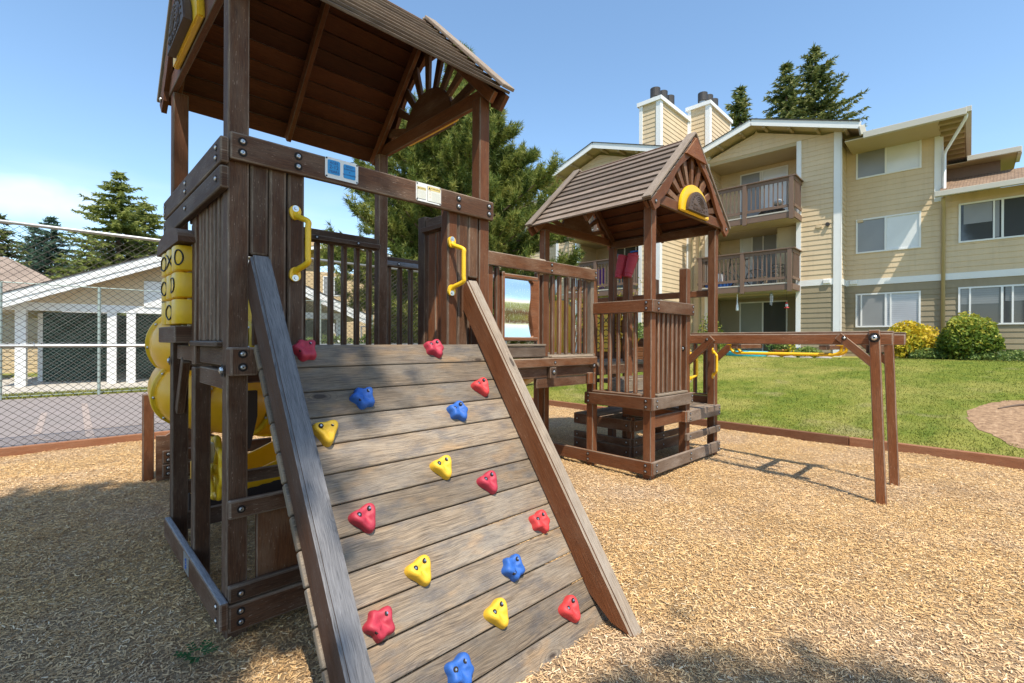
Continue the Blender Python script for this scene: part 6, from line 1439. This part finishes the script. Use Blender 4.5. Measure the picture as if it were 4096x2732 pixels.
# bicycle, grill box and chair on the middle balcony
t = Bt('bicycle', 'dark bicycle parked behind the middle balcony rail', 'bicycle', 6.6, 19.95, 3.66)
def ringw(s):
    bm = bmesh.new(); c = B.P(s, 19.98, 4.02); tube(bm, [c + B.w * .33 * math.cos(a) + Vector((0, 0, .33 * math.sin(a))) for a in [2 * math.pi * i / 28 for i in range(29)]], .022, 6, False)
    for k in range(8): a = math.pi * k / 8; dlt = B.w * .32 * math.cos(a) + Vector((0, 0, .32 * math.sin(a))); cyl(bm, c - dlt, c + dlt, .002, n=3)
    finish('wheel', bm, 'rubber', t, None, True)
ringw(6.05); ringw(7.15); bm = bmesh.new(); bp = lambda s, z: B.P(s, 19.98, z)
for a, b in (((6.05, 4.02), (6.45, 4.6)), ((6.45, 4.6), (7.0, 4.65)), ((6.45, 4.6), (6.6, 4.0)), ((6.6, 4.0), (7.0, 4.65)), ((7.0, 4.65), (7.15, 4.02)), ((6.05, 4.02), (6.6, 4.0)), ((7.0, 4.65), (6.98, 4.9))): cyl(bm, bp(*a), bp(*b), .02, n=6)
cyl(bm, B.P(6.98, 19.72, 4.92), B.P(6.98, 20.24, 4.92), .016, n=6); cyl(bm, bp(6.45, 4.6), bp(6.42, 4.75), .018, n=6); finish('frame', bm, 'rubber', t)
B.box('saddle', (6.30, 6.55), (19.92, 20.04), (4.75, 4.79), 'rubber', t, .015)
t = Bt('storage_box', 'white storage box with dark lid tray on the middle balcony', 'box', 7.55, 20.0, 3.7); B.box('box', (7.3, 7.85), (19.8, 20.3), (3.95, 4.28), 'white', t, .02); B.box('tray', (7.0, 7.9), (19.75, 20.35), (3.70, 3.93), 'blue', t, .02)
t = Bt('folding_chair', 'pale wooden folding chair leaning on the middle balcony', 'chair', 6.95, 19.9, 3.7); B.box('backrest', (6.86, 7.04), (20.25, 20.30), (3.75, 4.42), 'woodchair', t, .01); B.box('seat', (6.86, 7.04), (20.30, 20.42), (3.75, 3.80), 'woodchair', t, .01)
t = Bt('wire_basket', 'round wire basket stand at the right end of the middle balcony', 'basket', 5.3, 19.95, 3.7); c = B.P(5.25, 19.95, 0)
for z in (3.95, 4.12, 4.28, 4.42): bm = bmesh.new(); tube(bm, [c + Vector((.22 * math.cos(a), .22 * math.sin(a), z)) for a in [2 * math.pi * i / 20 for i in range(21)]], .012, 5, False); finish('hoop', bm, 'rubber', t)
for k in range(6): a = 6.283 * k / 6; bm = bmesh.new(); p = c + Vector((.22 * math.cos(a), .22 * math.sin(a), 0)); cyl(bm, p + Vector((0, 0, 3.68)), p + Vector((0, 0, 4.42)), .01, n=5); finish('rod', bm, 'rubber', t)
t = Bt('stool', 'low wooden stool between basket and bicycle on the middle balcony', 'stool', 5.85, 20.0, 3.7); B.box('seat', (5.68, 6.0), (19.9, 20.2), (3.98, 4.02), 'woodchair', t, .01)
for s in (5.70, 5.96):
    for q in (19.92, 20.16): B.box('leg', (s - .02, s + .02), (q, q + .03), (3.67, 3.98), 'woodchair', t)
t = Bt('plant_stand', 'dark bundle with silvery top on the upper balcony floor', 'bundle', 5.4, 19.95, 6.35); bm = bmesh.new(); bmesh.ops.create_icosphere(bm, subdivisions=3, radius=1)
for v in bm.verts: v.co = Vector((v.co.x * .2, v.co.y * .42, v.co.z * .16)) * (1 + .4 * mnoise.noise(v.co * 1.8)) + B.P(5.5, 20.05, 6.48)
finish('cloth', bm, 'rubber', t, None, True); bm = bmesh.new(); bmesh.ops.create_icosphere(bm, subdivisions=2, radius=1)
for v in bm.verts: v.co = Vector((v.co.x * .12, v.co.y * .18, v.co.z * .14)) * (1 + .4 * mnoise.noise(v.co * 2.5)) + B.P(5.25, 20.0, 6.78)
finish('silver_foil', bm, 'galv', t, None, True)
t = Bt('hanging_cloth', 'purple cloth on the left middle balcony behind the binoculars post', 'cloth', 11.6, 17.9, 4.0); bm = bmesh.new()
for i in range(1): slab(bm, [(x_ * .05, .5 + .04 * math.sin(x_)) for x_ in range(12)] + [(.55 - x_ * .05, -.35 + .05 * math.cos(x_ * 2)) for x_ in range(12)], B.P(11.6, 17.9, 4.2), B.w, (0, 0, 1), B.g, .03)
finish('cloth', bm, 'purple', t)
t = Bt('toy_shelf', 'red and blue boxes on a small shelf behind the left balcony rail', 'shelf', 10.5, 18.6, 3.7); B.box('shelf', (10.25, 10.7), (18.5, 18.8), (3.68, 5.15), 'woodchair', t, .01); B.box('red_box', (10.3, 10.55), (18.48, 18.75), (5.16, 5.34), 'redp', t, .02); B.box('blue_box', (10.28, 10.66), (18.47, 18.75), (5.36, 5.42), 'blue', t, .01)
